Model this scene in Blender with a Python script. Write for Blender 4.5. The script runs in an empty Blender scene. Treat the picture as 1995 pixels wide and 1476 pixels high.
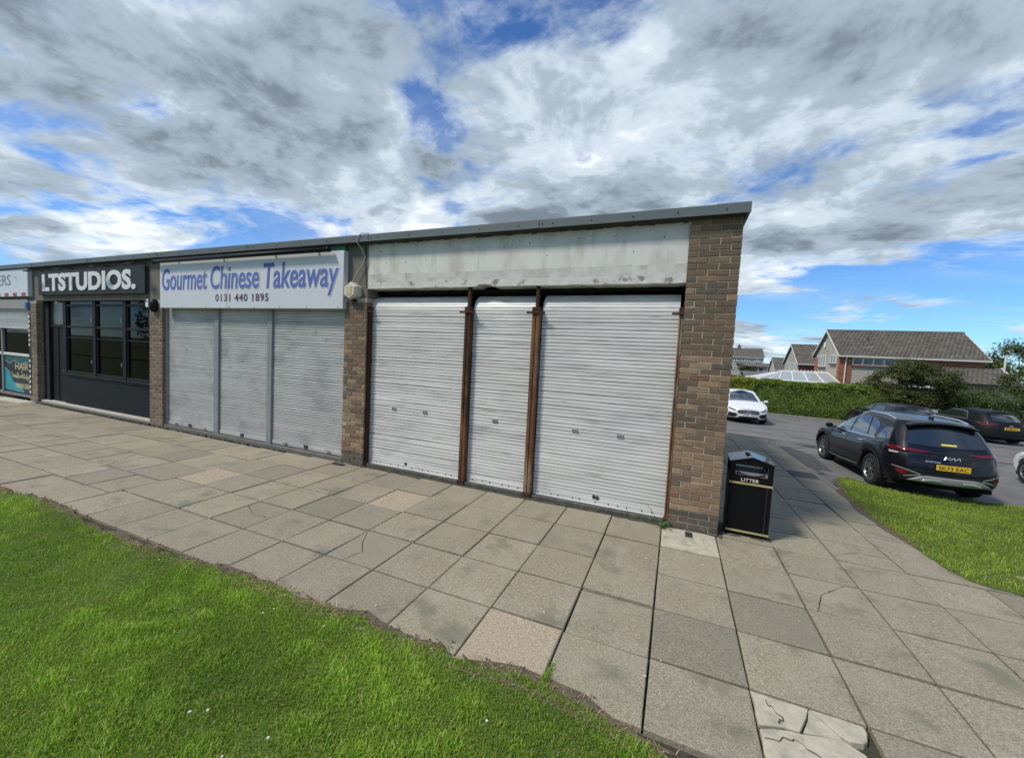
import bpy, bmesh, math, random
import numpy as np
from mathutils import Vector, Matrix
from mathutils.bvhtree import BVHTree
random.seed(7); rng = np.random.default_rng(11)
scene = bpy.context.scene
COL = scene.collection
rad = math.radians

# ---------------------------------------------------------------- camera
cam_d = bpy.data.cameras.new('camera'); cam = bpy.data.objects.new('camera', cam_d); COL.objects.link(cam)
cam_d.sensor_width = 36.0; cam_d.lens = 36.0*778/1995; cam_d.clip_start = .05; cam_d.clip_end = 2000
_right = Vector((.92245, .38265, .05083)); _fwd = Vector((-.3786, .9235, -.0614))
_fwd.normalize(); _right = (_right - _fwd*_right.dot(_fwd)).normalized(); _up = _right.cross(_fwd)
_m = Matrix((( _right.x,_up.x,-_fwd.x),(_right.y,_up.y,-_fwd.y),(_right.z,_up.z,-_fwd.z))).to_4x4()
_m.translation = Vector((-.605, -5.416, 2.09)); cam.matrix_world = _m
scene.camera = cam

# ---------------------------------------------------------------- sky and sun
SUN = Vector((-.44, -.43, .79)).normalized()
w = bpy.data.worlds.new('World'); scene.world = w; w.use_nodes = True
nt = w.node_tree; N = nt.nodes; L = nt.links
for n in list(N): N.remove(n)
def wn(t, **k):
    n = N.new(t)
    for a, b in k.items(): setattr(n, a, b)
    return n
out = wn('ShaderNodeOutputWorld'); bg = wn('ShaderNodeBackground'); bg.inputs[1].default_value = .1
L.new(bg.outputs[0], out.inputs[0])
sky = wn('ShaderNodeTexSky', sky_type='NISHITA'); sky.sun_disc = False
sky.sun_elevation = math.asin(SUN.z); sky.sun_rotation = math.atan2(SUN.x, SUN.y)
sky.air_density = 1.0; sky.dust_density = 0.0; sky.ozone_density = 4.0
tc = wn('ShaderNodeTexCoord'); sep = wn('ShaderNodeSeparateXYZ'); L.new(tc.outputs['Generated'], sep.inputs[0])
def math_(op, a, b=None, c=None, clamp=False):
    n = wn('ShaderNodeMath', operation=op); n.use_clamp = clamp
    for i, v in enumerate((a, b, c)):
        if v is None: continue
        if isinstance(v, (int, float)): n.inputs[i].default_value = v
        else: L.new(v, n.inputs[i])
    return n.outputs[0]
zc = math_('MAXIMUM', sep.outputs[2], 0.0)
den = math_('ADD', zc, .16)
cu = math_('DIVIDE', sep.outputs[0], den); cv = math_('DIVIDE', sep.outputs[1], den)
comb = wn('ShaderNodeCombineXYZ'); L.new(cu, comb.inputs[0]); L.new(cv, comb.inputs[1])
CLOUD_OFF = (4.7, 7.65, 0.0)
def cnoise(scale, detail, rough, off, dist=0.0, sx=1.0, sy=1.0, rot=0.0):
    mp = wn('ShaderNodeMapping'); mp.inputs['Location'].default_value = (CLOUD_OFF[0]+off[0], CLOUD_OFF[1]+off[1], off[2])
    mp.inputs['Scale'].default_value = (sx, sy, 1); mp.inputs['Rotation'].default_value = (0, 0, rot)
    L.new(comb.outputs[0], mp.inputs[0])
    n = wn('ShaderNodeTexNoise'); n.inputs['Scale'].default_value = scale; n.inputs['Detail'].default_value = detail
    n.inputs['Roughness'].default_value = rough; n.inputs['Distortion'].default_value = dist
    L.new(mp.outputs[0], n.inputs['Vector']); return n.outputs['Fac']
def smooth(x, a, b):
    n = wn('ShaderNodeMapRange', interpolation_type='SMOOTHSTEP'); L.new(x, n.inputs[0])
    n.inputs[1].default_value = a; n.inputs[2].default_value = b; return n.outputs[0]
n_big = cnoise(.50, 3, .5, (0, 0, 0), .2)
n_mid = cnoise(1.25, 8, .56, (4, 1, 2), .45, .85, 1.25, .5)
n_fin = cnoise(4.6, 9, .64, (9, 3, 5), .25)
dens = math_('ADD', math_('MULTIPLY', n_big, .50), math_('ADD', math_('MULTIPLY', n_mid, .56), math_('MULTIPLY', n_fin, .22)))
# fewer clouds low down, where one looks between them towards the horizon
lowz = smooth(sep.outputs[2], .02, .42)
dens = math_('ADD', dens, math_('MULTIPLY', math_('SUBTRACT', lowz, 1.0), .078))
cover = smooth(dens, .545, .635)
n_veil = cnoise(.9, 6, .55, (1, 8, 7), .5, .5, 1.6, .4)
veil = math_('MULTIPLY', smooth(n_veil, .42, .76), .34)
cover = math_('MAXIMUM', cover, veil)
# cloud tone: grey thick bases, blue-white bodies, brilliant thin rims
n_sh = cnoise(1.05, 7, .56, (2, 5, 9), .4)
n_pf = cnoise(3.0, 9, .64, (6, 2, 3), .35)
tone = math_('ADD', math_('MULTIPLY', n_sh, .62), math_('MULTIPLY', n_pf, .38))
tone = math_('ADD', tone, math_('MULTIPLY', math_('SUBTRACT', smooth(dens, .50, .80), .5), .16))
ramp = wn('ShaderNodeValToRGB'); L.new(tone, ramp.inputs[0]); cr = ramp.color_ramp; cr.interpolation = 'EASE'
while len(cr.elements) < 4: cr.elements.new(.5)
for e, (p, c) in zip(cr.elements, ((.365, (7.2, 7.6, 7.9, 1)), (.45, (4.7, 5.45, 6.1, 1)), (.52, (2.95, 3.6, 4.25, 1)), (.62, (1.45, 1.8, 2.2, 1)))): e.position = p; e.color = c
skm = wn('ShaderNodeMix', data_type='RGBA', blend_type='MULTIPLY'); skm.inputs[0].default_value = 1
L.new(sky.outputs[0], skm.inputs[6]); skm.inputs[7].default_value = (.50, .76, 1.05, 1)
fin = wn('ShaderNodeMix', data_type='RGBA'); L.new(cover, fin.inputs[0]); L.new(skm.outputs[2], fin.inputs[6]); L.new(ramp.outputs[0], fin.inputs[7])
L.new(fin.outputs[2], bg.inputs[0])

sd = bpy.data.lights.new('sun', 'SUN'); sd.energy = 2.3; sd.angle = rad(10); sd.color = (1, .94, .84)
so = bpy.data.objects.new('sun', sd); COL.objects.link(so); so.rotation_euler = SUN.to_track_quat('Z', 'Y').to_euler(); so.location = (-10, -10, 20)
vs = scene.view_settings; vs.view_transform = 'Standard'; vs.look = 'None'; vs.gamma = 1; vs.exposure = 0.52; vs.use_curve_mapping = False
scene.cycles.max_bounces = 6; scene.cycles.transparent_max_bounces = 12

# ---------------------------------------------------------------- materials
MATS = {}
def mat(name, col, rough=.7, metal=0.0, var=.12, scale=5.0, col2=None, t2=.55, s2=3.0, w2=.12, bump=0.0, bscale=60.0, rnd=0.0, spec=.4, coat=0.0,
        stretch=(1, 1, 1), attr=None, island=0.0, space='world', trans=0.0, detail=5.0, streak=None, grain=None):
    if name in MATS: return MATS[name]
    m = bpy.data.materials.new(name); m.use_nodes = True; t = m.node_tree; nn = t.nodes; ll = t.links
    b = nn['Principled BSDF']; b.inputs['Roughness'].default_value = rough; b.inputs['Metallic'].default_value = metal
    b.inputs['Specular IOR Level'].default_value = spec; b.inputs['Coat Weight'].default_value = coat; b.inputs['Coat Roughness'].default_value = .04
    if trans:
        b.inputs['Subsurface Weight'].default_value = 0
    if space == 'world': g = nn.new('ShaderNodeNewGeometry'); vec = g.outputs['Position']
    else: g = nn.new('ShaderNodeTexCoord'); vec = g.outputs['Object']
    mp = nn.new('ShaderNodeMapping'); mp.inputs['Scale'].default_value = stretch; ll.new(vec, mp.inputs[0]); vec = mp.outputs[0]
    c = (*col, 1)
    if attr:
        a = nn.new('ShaderNodeAttribute'); a.attribute_name = attr; cur = a.outputs['Color']
    else:
        r0 = nn.new('ShaderNodeRGB'); r0.outputs[0].default_value = c; cur = r0.outputs[0]
    def noise(sc, det=detail):
        n = nn.new('ShaderNodeTexNoise'); n.inputs['Scale'].default_value = sc; n.inputs['Detail'].default_value = det; n.inputs['Roughness'].default_value = .62
        ll.new(vec, n.inputs['Vector']); return n.outputs['Fac']
    def mul(cur, facsock, lo, hi):
        mr = nn.new('ShaderNodeMapRange'); ll.new(facsock, mr.inputs[0]); mr.inputs[1].default_value = .25; mr.inputs[2].default_value = .75
        mr.inputs[3].default_value = lo; mr.inputs[4].default_value = hi
        v = nn.new('ShaderNodeVectorMath'); v.operation = 'SCALE'; ll.new(cur, v.inputs[0]); ll.new(mr.outputs[0], v.inputs['Scale']); return v.outputs[0]
    if var: cur = mul(cur, noise(scale), 1-var, 1+var)
    if col2 is not None:
        mr = nn.new('ShaderNodeMapRange'); mr.interpolation_type = 'SMOOTHSTEP'; ll.new(noise(s2, 7), mr.inputs[0]); mr.inputs[1].default_value = t2-w2; mr.inputs[2].default_value = t2+w2
        mx = nn.new('ShaderNodeMix'); mx.data_type = 'RGBA'; ll.new(mr.outputs[0], mx.inputs[0]); ll.new(cur, mx.inputs[6]); mx.inputs[7].default_value = (*col2, 1); cur = mx.outputs[2]
    if grain: cur = mul(cur, noise(grain[0], 2), 1-grain[1], 1+grain[1])
    if rnd:
        o = nn.new('ShaderNodeObjectInfo'); v = nn.new('ShaderNodeMapRange'); ll.new(o.outputs['Random'], v.inputs[0]); v.inputs[3].default_value = 1-rnd; v.inputs[4].default_value = 1+rnd
        s = nn.new('ShaderNodeVectorMath'); s.operation = 'SCALE'; ll.new(cur, s.inputs[0]); ll.new(v.outputs[0], s.inputs['Scale']); cur = s.outputs[0]
    if island:
        g2 = nn.new('ShaderNodeNewGeometry'); v = nn.new('ShaderNodeMapRange'); ll.new(g2.outputs['Random Per Island'], v.inputs[0]); v.inputs[3].default_value = 1-island; v.inputs[4].default_value = 1+island
        s = nn.new('ShaderNodeVectorMath'); s.operation = 'SCALE'; ll.new(cur, s.inputs[0]); ll.new(v.outputs[0], s.inputs['Scale']); cur = s.outputs[0]
    ll.new(cur, b.inputs['Base Color'])
    if streak is not None:
        m2 = nn.new('ShaderNodeMapping'); m2.inputs['Scale'].default_value = streak[0]; ll.new(g.outputs['Position'], m2.inputs[0]); n2 = nn.new('ShaderNodeTexNoise'); n2.inputs['Scale'].default_value = 1; n2.inputs['Detail'].default_value = 6; n2.inputs['Roughness'].default_value = .6; ll.new(m2.outputs[0], n2.inputs['Vector'])
        mr2 = nn.new('ShaderNodeMapRange'); mr2.interpolation_type = 'SMOOTHSTEP'; ll.new(n2.outputs['Fac'], mr2.inputs[0]); mr2.inputs[1].default_value = streak[1]; mr2.inputs[2].default_value = streak[2]; mr2.inputs[4].default_value = streak[4]
        mx2 = nn.new('ShaderNodeMix'); mx2.data_type = 'RGBA'; ll.new(mr2.outputs[0], mx2.inputs[0]); ll.new(cur, mx2.inputs[6]); mx2.inputs[7].default_value = (*streak[3], 1); cur = mx2.outputs[2]
        ll.new(cur, b.inputs['Base Color'])
    if bump:
        bn = nn.new('ShaderNodeBump'); bn.inputs['Strength'].default_value = bump; bn.inputs['Distance'].default_value = .01
        ll.new(noise(bscale, 4), bn.inputs['Height']); ll.new(bn.outputs[0], b.inputs['Normal'])
    if trans:
        tr = nn.new('ShaderNodeBsdfTranslucent'); ll.new(cur, tr.inputs[0]); ms = nn.new('ShaderNodeMixShader'); ms.inputs[0].default_value = trans
        ll.new(b.outputs[0], ms.inputs[1]); ll.new(tr.outputs[0], ms.inputs[2]); ll.new(ms.outputs[0], nn['Material Output'].inputs[0])
    MATS[name] = m; return m

def glassmat(name, tint=(.35, .38, .4), refl=.10):
    if name in MATS: return MATS[name]
    m = bpy.data.materials.new(name); m.use_nodes = True; t = m.node_tree; nn = t.nodes; ll = t.links
    nn.remove(nn['Principled BSDF'])
    a = nn.new('ShaderNodeBsdfTransparent'); a.inputs[0].default_value = (*tint, 1)
    g = nn.new('ShaderNodeBsdfGlossy'); g.inputs['Roughness'].default_value = .02; g.inputs[0].default_value = (.45, .46, .47, 1)
    lw = nn.new('ShaderNodeFresnel'); lw.inputs[0].default_value = 1.5
    ad = nn.new('ShaderNodeMath'); ad.operation = 'ADD'; ad.use_clamp = True; ll.new(lw.outputs[0], ad.inputs[0]); ad.inputs[1].default_value = refl
    x = nn.new('ShaderNodeMixShader'); ll.new(ad.outputs[0], x.inputs[0]); ll.new(a.outputs[0], x.inputs[1]); ll.new(g.outputs[0], x.inputs[2])
    ll.new(x.outputs[0], nn['Material Output'].inputs[0]); MATS[name] = m; return m

# ---------------------------------------------------------------- helpers
def link(name, me, parent=None, loc=(0, 0, 0), rot=(0, 0, 0), scl=None):
    o = bpy.data.objects.new(name, me); COL.objects.link(o); o.location = loc; o.rotation_euler = rot
    if scl: o.scale = scl
    if parent: o.parent = parent
    return o
def tag(o, label, cat, group=None):
    o['label'] = label; o['category'] = cat
    if group: o['group'] = group
    return o
def thing(name, label, cat, loc=(0, 0, 0), rz=0.0, group=None):
    o = bpy.data.objects.new(name, None); COL.objects.link(o); o.location = loc; o.rotation_euler = (0, 0, rz); o.empty_display_size = .1
    return tag(o, label, cat, group)
def structure(o): o['kind'] = 'structure'; return o
def stuff(o): o['kind'] = 'stuff'; return o
class MB:
    def __init__(s): s.v = []; s.f = []
    def add(s, vs, fs):
        n = len(s.v); s.v += [tuple(p) for p in vs]; s.f += [tuple(i+n for i in f) for f in fs]; return s
    def box(s, x0, x1, y0, y1, z0, z1, b=0.0):
        if not b:
            return s.add([(x0,y0,z0),(x1,y0,z0),(x1,y1,z0),(x0,y1,z0),(x0,y0,z1),(x1,y0,z1),(x1,y1,z1),(x0,y1,z1)],
                         [(0,3,2,1),(4,5,6,7),(0,1,5,4),(1,2,6,5),(2,3,7,6),(3,0,4,7)])
        bm = bmesh.new(); bmesh.ops.create_cube(bm, size=1)
        bmesh.ops.transform(bm, matrix=Matrix.Translation(((x0+x1)/2, (y0+y1)/2, (z0+z1)/2)) @ Matrix.Diagonal((x1-x0, y1-y0, z1-z0, 1)), verts=bm.verts)
        bmesh.ops.bevel(bm, geom=bm.edges[:], offset=b, segments=1, affect='EDGES', clamp_overlap=True)
        bm.verts.index_update(); r = s.add([v.co for v in bm.verts], [[v.index for v in f.verts] for f in bm.faces]); bm.free(); return r
    def quad(s, *p): return s.add(p, [tuple(range(len(p)))])
    def cyl(s, p0, p1, r0, r1=None, n=12, caps=True):
        r1 = r0 if r1 is None else r1; p0 = Vector(p0); p1 = Vector(p1); d = (p1-p0).normalized()
        a = d.orthogonal().normalized(); b = d.cross(a); vs = []
        for p, r in ((p0, r0), (p1, r1)):
            for i in range(n): t = 2*math.pi*i/n; vs.append(p+a*(r*math.cos(t))+b*(r*math.sin(t)))
        fs = [(i, (i+1) % n, n+(i+1) % n, n+i) for i in range(n)]
        if caps: fs += [tuple(range(n))[::-1], tuple(range(n, 2*n))]
        return s.add(vs, fs)
    def tube(s, pts, r, n=6):
        for a, b in zip(pts[:-1], pts[1:]): s.cyl(a, b, r, r, n)
        return s
    def prism(s, poly, fn, d0, d1):
        """poly: 2d points; fn(a,b,d) -> 3d"""
        n = len(poly); vs = [fn(a, b, d0) for a, b in poly]+[fn(a, b, d1) for a, b in poly]
        return s.add(vs, [tuple(range(n))[::-1], tuple(range(n, 2*n))]+[(i, (i+1) % n, n+(i+1) % n, n+i) for i in range(n)])
    def grid(s, P):
        """P[i][j] -> 3d"""
        a = len(P); b = len(P[0]); return s.add([p for r in P for p in r], [(i*b+j, i*b+j+1, (i+1)*b+j+1, (i+1)*b+j) for i in range(a-1) for j in range(b-1)])
    def mesh(s, name, m, smooth=False):
        me = bpy.data.meshes.new(name); me.from_pydata(s.v, [], s.f)
        for x in (m if isinstance(m, (list, tuple)) else [m]): me.materials.append(x)
        if smooth: me.shade_smooth()
        me.update(); return me
    def build(s, name, m, parent=None, smooth=False, loc=(0, 0, 0), rot=(0, 0, 0)):
        return link(name, s.mesh(name, m, smooth), parent, loc, rot)
def fix(o):
    bm = bmesh.new(); bm.from_mesh(o.data); bmesh.ops.recalc_face_normals(bm, faces=bm.faces); bm.to_mesh(o.data); bm.free(); return o
_tx = {}
def text_geo(s, bold=0.0, shear=0.0, space=1.0):
    k = (s, bold, shear, space)
    if k in _tx: return _tx[k]
    cu_ = bpy.data.curves.new('t', 'FONT'); cu_.body = s; cu_.offset = bold; cu_.shear = shear; cu_.resolution_u = 4; cu_.space_character = space
    o = bpy.data.objects.new('t', cu_); COL.objects.link(o); dg = bpy.context.evaluated_depsgraph_get(); me = bpy.data.meshes.new_from_object(o.evaluated_get(dg))
    vs = [tuple(v.co) for v in me.vertices]; fs = [tuple(p.vertices) for p in me.polygons]
    bpy.data.objects.remove(o); bpy.data.curves.remove(cu_); bpy.data.meshes.remove(me); _tx[k] = (vs, fs); return vs, fs
def lettering(name, s, fn, x0, x1, z0, z1, m, parent, bold=0.0, shear=0.0, space=1.0, ref=None):
    """fit the text into x0..x1 wide and z0..z1 high (ref: text whose height sets z0..z1); fn(a,b) -> 3d point"""
    vs, fs = text_geo(s, bold, shear, space); xs = [v[0] for v in vs]
    rv = text_geo(ref, bold, shear, space)[0] if ref else vs; ys = [v[1] for v in rv]
    a0, a1, b0, b1 = min(xs), max(xs), min(ys), max(ys); mb = MB()
    mb.add([fn(x0+(v[0]-a0)/(a1-a0)*(x1-x0), z0+(v[1]-b0)/(b1-b0)*(z1-z0)) for v in vs], fs)
    return mb.build(name, m, parent)
def inside(poly, P):
    x, y = P[:, 0], P[:, 1]; r = np.zeros(len(P), bool); n = len(poly)
    for i in range(n):
        x0, y0 = poly[i]; x1, y1 = poly[(i+1) % n]
        if y0 == y1: continue
        c = ((y0 > y) != (y1 > y)) & (x < (x1-x0)*(y-y0)/(y1-y0)+x0); r ^= c
    return r
def np_mesh(name, V, F, m, parent=None, col=None, smooth=False):
    """V (n,3), F (k,3 or 4) arrays"""
    me = bpy.data.meshes.new(name); k = F.shape[1]; me.vertices.add(len(V)); me.vertices.foreach_set('co', V.astype(np.float32).ravel())
    me.loops.add(F.size); me.loops.foreach_set('vertex_index', F.astype(np.int32).ravel())
    me.polygons.add(len(F)); me.polygons.foreach_set('loop_start', np.arange(0, F.size, k, dtype=np.int32))
    me.update(calc_edges=True); me.materials.append(m)
    if col is not None:
        a = me.color_attributes.new('Col', 'FLOAT_COLOR', 'POINT'); a.data.foreach_set('color', np.c_[col, np.ones(len(col))].astype(np.float32).ravel())
    me.polygons.foreach_set('use_smooth', np.full(len(F), smooth)); me.validate(); return link(name, me, parent)
def sm(t): t = np.clip(t, 0, 1); return t*t*(3-2*t)
# heights of the place: pavement level beside the shops, falling to the road behind
def z_path(y): return -.03*max(0.0, min(y, 11.0))
def z_plane(x, y): return -.30-.0161*x-.0133*y
def z_road(x, y):
    t = float(sm((x-2.3)/1.5)) if y < 11 else 1.0
    if y >= 9.5: t = max(t, float(sm((y-9.5)/2.5)))
    return (z_path(y)-.09)*(1-t)+z_plane(x, y)*t
def z_lawn(x, y):
    s = float(sm((x-2.25)/1.8))*float(np.clip(y/5.2, 0, 1)); return z_path(y)*(1-s)+(z_plane(x, y)+.03)*s

# ================================================================ ground
m_soil = mat('soil', (.12, .092, .062), .95, var=.35, scale=14, bump=.6, bscale=50)
m_turf = mat('turf_base', (.085, .125, .022), .95, var=.4, scale=6, bump=.5, bscale=60)
m_field = mat('field', (.07, .10, .03), .95, var=.3, scale=1.2)
m_asph = mat('asphalt', (.17, .165, .155), .9, var=.16, scale=1.3, col2=(.115, .113, .11), t2=.60, s2=.55, w2=.10, bump=.5, bscale=160)
m_tar = mat('tar_patch', (.085, .084, .082), .9, var=.2, scale=9, bump=.4, bscale=120)
m_kerb = mat('kerb_stone', (.22, .205, .18), .9, var=.2, scale=12, bump=.4, bscale=90, rnd=.12)
m_joint = mat('joint_dirt', (.055, .048, .035), .95, var=.4, scale=40, col2=(.06, .075, .03), t2=.6, s2=9, bump=.5, bscale=120)

def sheet(name, xs, ys, fz, m, mask=None):
    mb = MB(); idx = {}
    for i, x in enumerate(xs):
        for j, y in enumerate(ys): idx[i, j] = len(mb.v); mb.v.append((x, y, fz(x, y)))
    for i in range(len(xs)-1):
        for j in range(len(ys)-1):
            if mask and not mask((xs[i]+xs[i+1])/2, (ys[j]+ys[j+1])/2): continue
            mb.f.append((idx[i, j], idx[i+1, j], idx[i+1, j+1], idx[i, j+1]))
    return structure(mb.build(name, m, None, True))
def lin(a, b, n): return [a+(b-a)*i/n for i in range(n+1)]
def z_ground(x, y):
    if y < -.5: return -.09
    if y < 22.3: return min(z_road(x, y), z_path(y))-.12
    return -.85-.45*float(sm((y-22.3)/12))
gx = [-400, -150, -60]+lin(-30, 40, 56)+[60, 150, 400]; gy = [-300, -100, -40]+lin(-16, 24, 64)+lin(26, 60, 10)+[100, 200, 320, 600]
sheet('ground', gx, gy, z_ground, m_field)
# road: passes behind the shops and widens into the parking area on the right
def roadmask(x, y): return (y > 10.25) or (x > 2.42 and y > 3.4)
rx = [-60, -40, -25, -15, -8, -4, -2, 0, 1.2, 2.0]+lin(2.42, 5, 10)+lin(5.5, 30, 30)+[40, 60]; ry = [3.4, 4.0, 4.6, 5.2, 5.8]+lin(6.2, 10.25, 9)+lin(10.7, 21.75, 18)
sheet('road', rx, ry, z_road, m_asph, roadmask)
# darker tarmac reinstatements, cracks and patches on the road
for k, (poly, m_) in enumerate([
        ([(-1.5, 10.9), (4.2, 10.7), (4.4, 11.3), (1.5, 11.75), (-1.6, 11.7)], m_tar),
        ([(2.5, 6.3), (3.1, 6.4), (3.25, 8.8), (2.9, 9.7), (2.5, 9.5)], m_tar),
        ([(5.6, 12.6), (12.5, 12.2), (12.6, 12.5), (5.7, 12.95)], m_tar)]):
    mb = MB(); P = np.array(poly); n = 14
    c = P.mean(0); ring = []
    for i in range(len(P)):
        a, b = P[i], P[(i+1) % len(P)]
        for t in range(5): ring.append(a+(b-a)*t/5+rng.normal(0, .035, 2))
    vs = [(c[0], c[1], z_road(c[0], c[1])+.006)]+[(p[0], p[1], z_road(p[0], p[1])+.006) for p in ring]
    mb.add(vs, [(0, i+1, (i+1) % len(ring)+1) for i in range(len(ring))]); structure(mb.build('tarmac_patch', m_))
mb = MB()
def crack(mb, pts, wd, fz, seg=10, amp=.05):
    P = []
    for a, b in zip(pts[:-1], pts[1:]):
        for t in range(seg): P.append((a[0]+(b[0]-a[0])*t/seg+random.gauss(0, amp), a[1]+(b[1]-a[1])*t/seg+random.gauss(0, amp)))
    P.append(pts[-1])
    for a, b in zip(P[:-1], P[1:]):
        d = Vector((b[0]-a[0], b[1]-a[1])); q = Vector((-d.y, d.x)).normalized()*wd*random.uniform(.4, 1)
        mb.quad((a[0]-q.x, a[1]-q.y, fz(*a)), (b[0]-q.x, b[1]-q.y, fz(*b)), (b[0]+q.x, b[1]+q.y, fz(*b)), (a[0]+q.x, a[1]+q.y, fz(*a)))
fr = lambda x, y: z_road(x, y)+.010
for pts in ([(-2, 12.4), (3, 12.9), (9, 12.1), (14, 12.6)], [(2.6, 5.6), (3.0, 7.5), (2.8, 9.6), (4.5, 11.4), (9, 11.8)], [(0, 14.2), (6, 15.0), (12, 14.4)], [(5.8, 8.0), (6.6, 10.5), (6.3, 13)], [(1, 17.5), (8, 18.2), (15, 17.4)]):
    crack(mb, pts, .035, fr)
structure(mb.build('road_cracks', m_tar))
# kerb along the side path and along the far side of the road
def kerb_run(pts, wd, h, parent_name, n_len=.92):
    base = MB(); a0 = pts[0]; root = None; k = 0
    for a, b in zip(pts[:-1], pts[1:]):
        d = Vector(b)-Vector(a); Ls = d.length; n = max(1, int(Ls/n_len)); u = d/n
        for i in range(n):
            p = Vector(a)+u*i; q = p+u*.985; t = Vector((-d.y, d.x, 0)).normalized()*wd/2
            mb = MB(); top = [(p-t), (q-t), (q+t), (p+t)]
            c_ = (p+q)/2
            vs = [tuple(x-c_) for x in top]; bv = .02
            lo = [(x, y, z-h) for x, y, z in vs]; sh = [(x*(.985), y*(.985), z) for x, y, z in vs]; hi = [(x, y, z-bv) for x, y, z in vs]
            tn = t.normalized()*bv; hi_in = [Vector(vs[0])+tn, Vector(vs[1])+tn, Vector(vs[2])-tn, Vector(vs[3])-tn]
            mb.add(lo+hi+[tuple(x) for x in hi_in], [(4, 5, 9, 8), (5, 6, 10, 9), (6, 7, 11, 10), (7, 4, 8, 11), (8, 9, 10, 11), (0, 1, 5, 4), (1, 2, 6, 5), (2, 3, 7, 6), (3, 0, 4, 7)])
            me = mb.mesh('kerb_stone', m_kerb)
            if root is None: root = structure(link(parent_name, me, None, c_)); base_c = c_.copy()
            else: link('kerb_stone', me, root, c_-base_c+Vector((0, 0, random.gauss(0, .003))))
    return root
kerb_run([(2.335, y, z_path(y)+.005) for y in (3.7, 5.3, 6.9, 8.5, 9.6)]+[(2.2, 10.0, z_path(10)-.0), (1.8, 10.22, z_path(10)-.02), (-4, 10.25, z_path(10)-.03)], .11, .25, 'kerb')
kerb_run([(-6, 21.85, z_plane(-6, 21.8)+.10), (30, 21.85, z_plane(30, 21.8)+.10)], .13, .25, 'far_kerb', 2.0)
vg = sheet('verge', lin(-10, 30, 20), [21.91, 22.15, 22.6, 23.4], lambda x, y: z_plane(x, 21.8)+.07, m_soil)

# ---------------------------------------------------------------- pavement of square slabs
bx = [-28]+lin(-26, 2.3, 24)
m_slab = mat('paving_slab', (.298, .262, .188), .9, grain=(115, .5), var=.30, scale=38, col2=(.335, .30, .225), t2=.58, s2=2.6, w2=.14, bump=.6, bscale=150, rnd=.08, detail=6, streak=((2.3, 2.3, 1), .53, .70, (.175, .168, .12), .8))
m_slab_tan = mat('paving_slab_tan', (.405, .335, .24), .9, grain=(115, .5), var=.25, scale=40, bump=.5, bscale=230, rnd=.06)
m_slab_pale = mat('paving_concrete_pale', (.47, .43, .33), .9, var=.2, scale=12, col2=(.33, .31, .23), t2=.58, s2=7, bump=.45, bscale=60, streak=((9, 9, 1), .52, .70, (.27, .26, .2), .8))
m_slab_grey = mat('paving_slab_worn', (.275, .245, .18), .9, grain=(115, .5), var=.30, scale=38, col2=(.262, .232, .175), t2=.5, s2=3, bump=.5, bscale=230, rnd=.12)
m_slab_dark = mat('paving_slab_dark', (.09, .088, .08), .9, var=.2, scale=60, bump=.4, bscale=200)
pav = sheet('pavement', lin(-28, 5.5, 20), [-7]+lin(-4.6, 0, 6)+lin(.5, 10.25, 14), lambda x, y: z_path(y)-.040, m_joint, lambda x, y: (y < .3 or (-.3 < x < 2.4)) and (y > -4.8 or x > -.5))
def slab_mesh(k):
    bm = bmesh.new(); n = 3; r = random.Random(k); ch = .012
    out_ = [(-.5, -.5), (0, -.5), (.5, -.5), (.5, 0), (.5, .5), (0, .5), (-.5, .5), (-.5, 0)]
    out_ = [(x*(1-.006*r.random()), y*(1-.006*r.random())) for x, y in out_]
    inn = [(x*(1-2*ch)+r.uniform(-.003, .003), y*(1-2*ch)+r.uniform(-.003, .003)) for x, y in out_]
    mb = MB(); z = [-.06]*8+[-.005]*8+[0]*8
    vs = [(*p, zz) for p, zz in zip(out_+out_+inn, z)]
    fs = [(16, 17, 18, 19, 20, 21, 22, 23)]
    for i in range(8): j = (i+1) % 8; fs += [(i, j, 8+j, 8+i), (8+i, 8+j, 16+j, 16+i)]
    mb.add(vs, fs); return mb
SM = {}
def slab_me(k, m):
    if (k, m.name) not in SM: SM[k, m.name] = slab_mesh(k).mesh('paving_slab', m)
    return SM[k, m.name]
cells = []
cx = [-7.40, -6.76, -6.14, -5.54, -4.95, -4.33, -3.73, -3.12, -2.50, -1.885, -1.265, -.64, -.02, .595, 1.185, 1.79, 2.40, 3.01, 3.62, 4.23, 4.84, 5.45]
cyr = [-.01, -.63, -1.265, -1.88, -2.50, -3.11, -3.72, -4.33]
for i in range(len(cx)-1):
    for j in range(len(cyr)-1):
        if j >= 5 and cx[i] < -.1: continue
        if j == 0 and cx[i+1] > 2.5: pass
        cells.append((cx[i], cx[i+1], cyr[j+1], cyr[j]))
lyr = [-.08, -.76, -1.44, -2.05, -2.62, -3.2]
for j in range(5):
    x = -7.40
    first = True
    while x > -25:
        wd = random.choice((.61, .91, .61, .91, .76)) if j else random.choice((.61, .91))
        if x-wd < -11.57 and x > -11.6 and j < 4: wd = max(.3, x+11.57) if x > -11.3 else wd
        cells.append((x-wd, x, lyr[j+1], lyr[j])); x -= wd
px_ = [.02, .595, 1.185, 1.79, 2.275]
for i in range(4):
    y = -.01+(0, .0, 0, .0)[i]; k = 0
    while y < 10.2:
        h = .61 if not (k == 0 and i in (2, 3)) else .61
        if i == 3 and k % 3 == 1: h = .46
        if i == 1 and k % 4 == 2: h = .76
        cells.append((px_[i], px_[i+1], y, min(y+h, 10.2))); y += h; k += 1
cells += [(2.275, 2.9, -.005, .6), (2.9, 3.6, -.005, .6)]
CR = (.595, 1.185, -1.265, -.63); WB = (-.02, .595, -3.11, -2.50); PT = (-.64, -.02, -.63, -.01)
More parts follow.
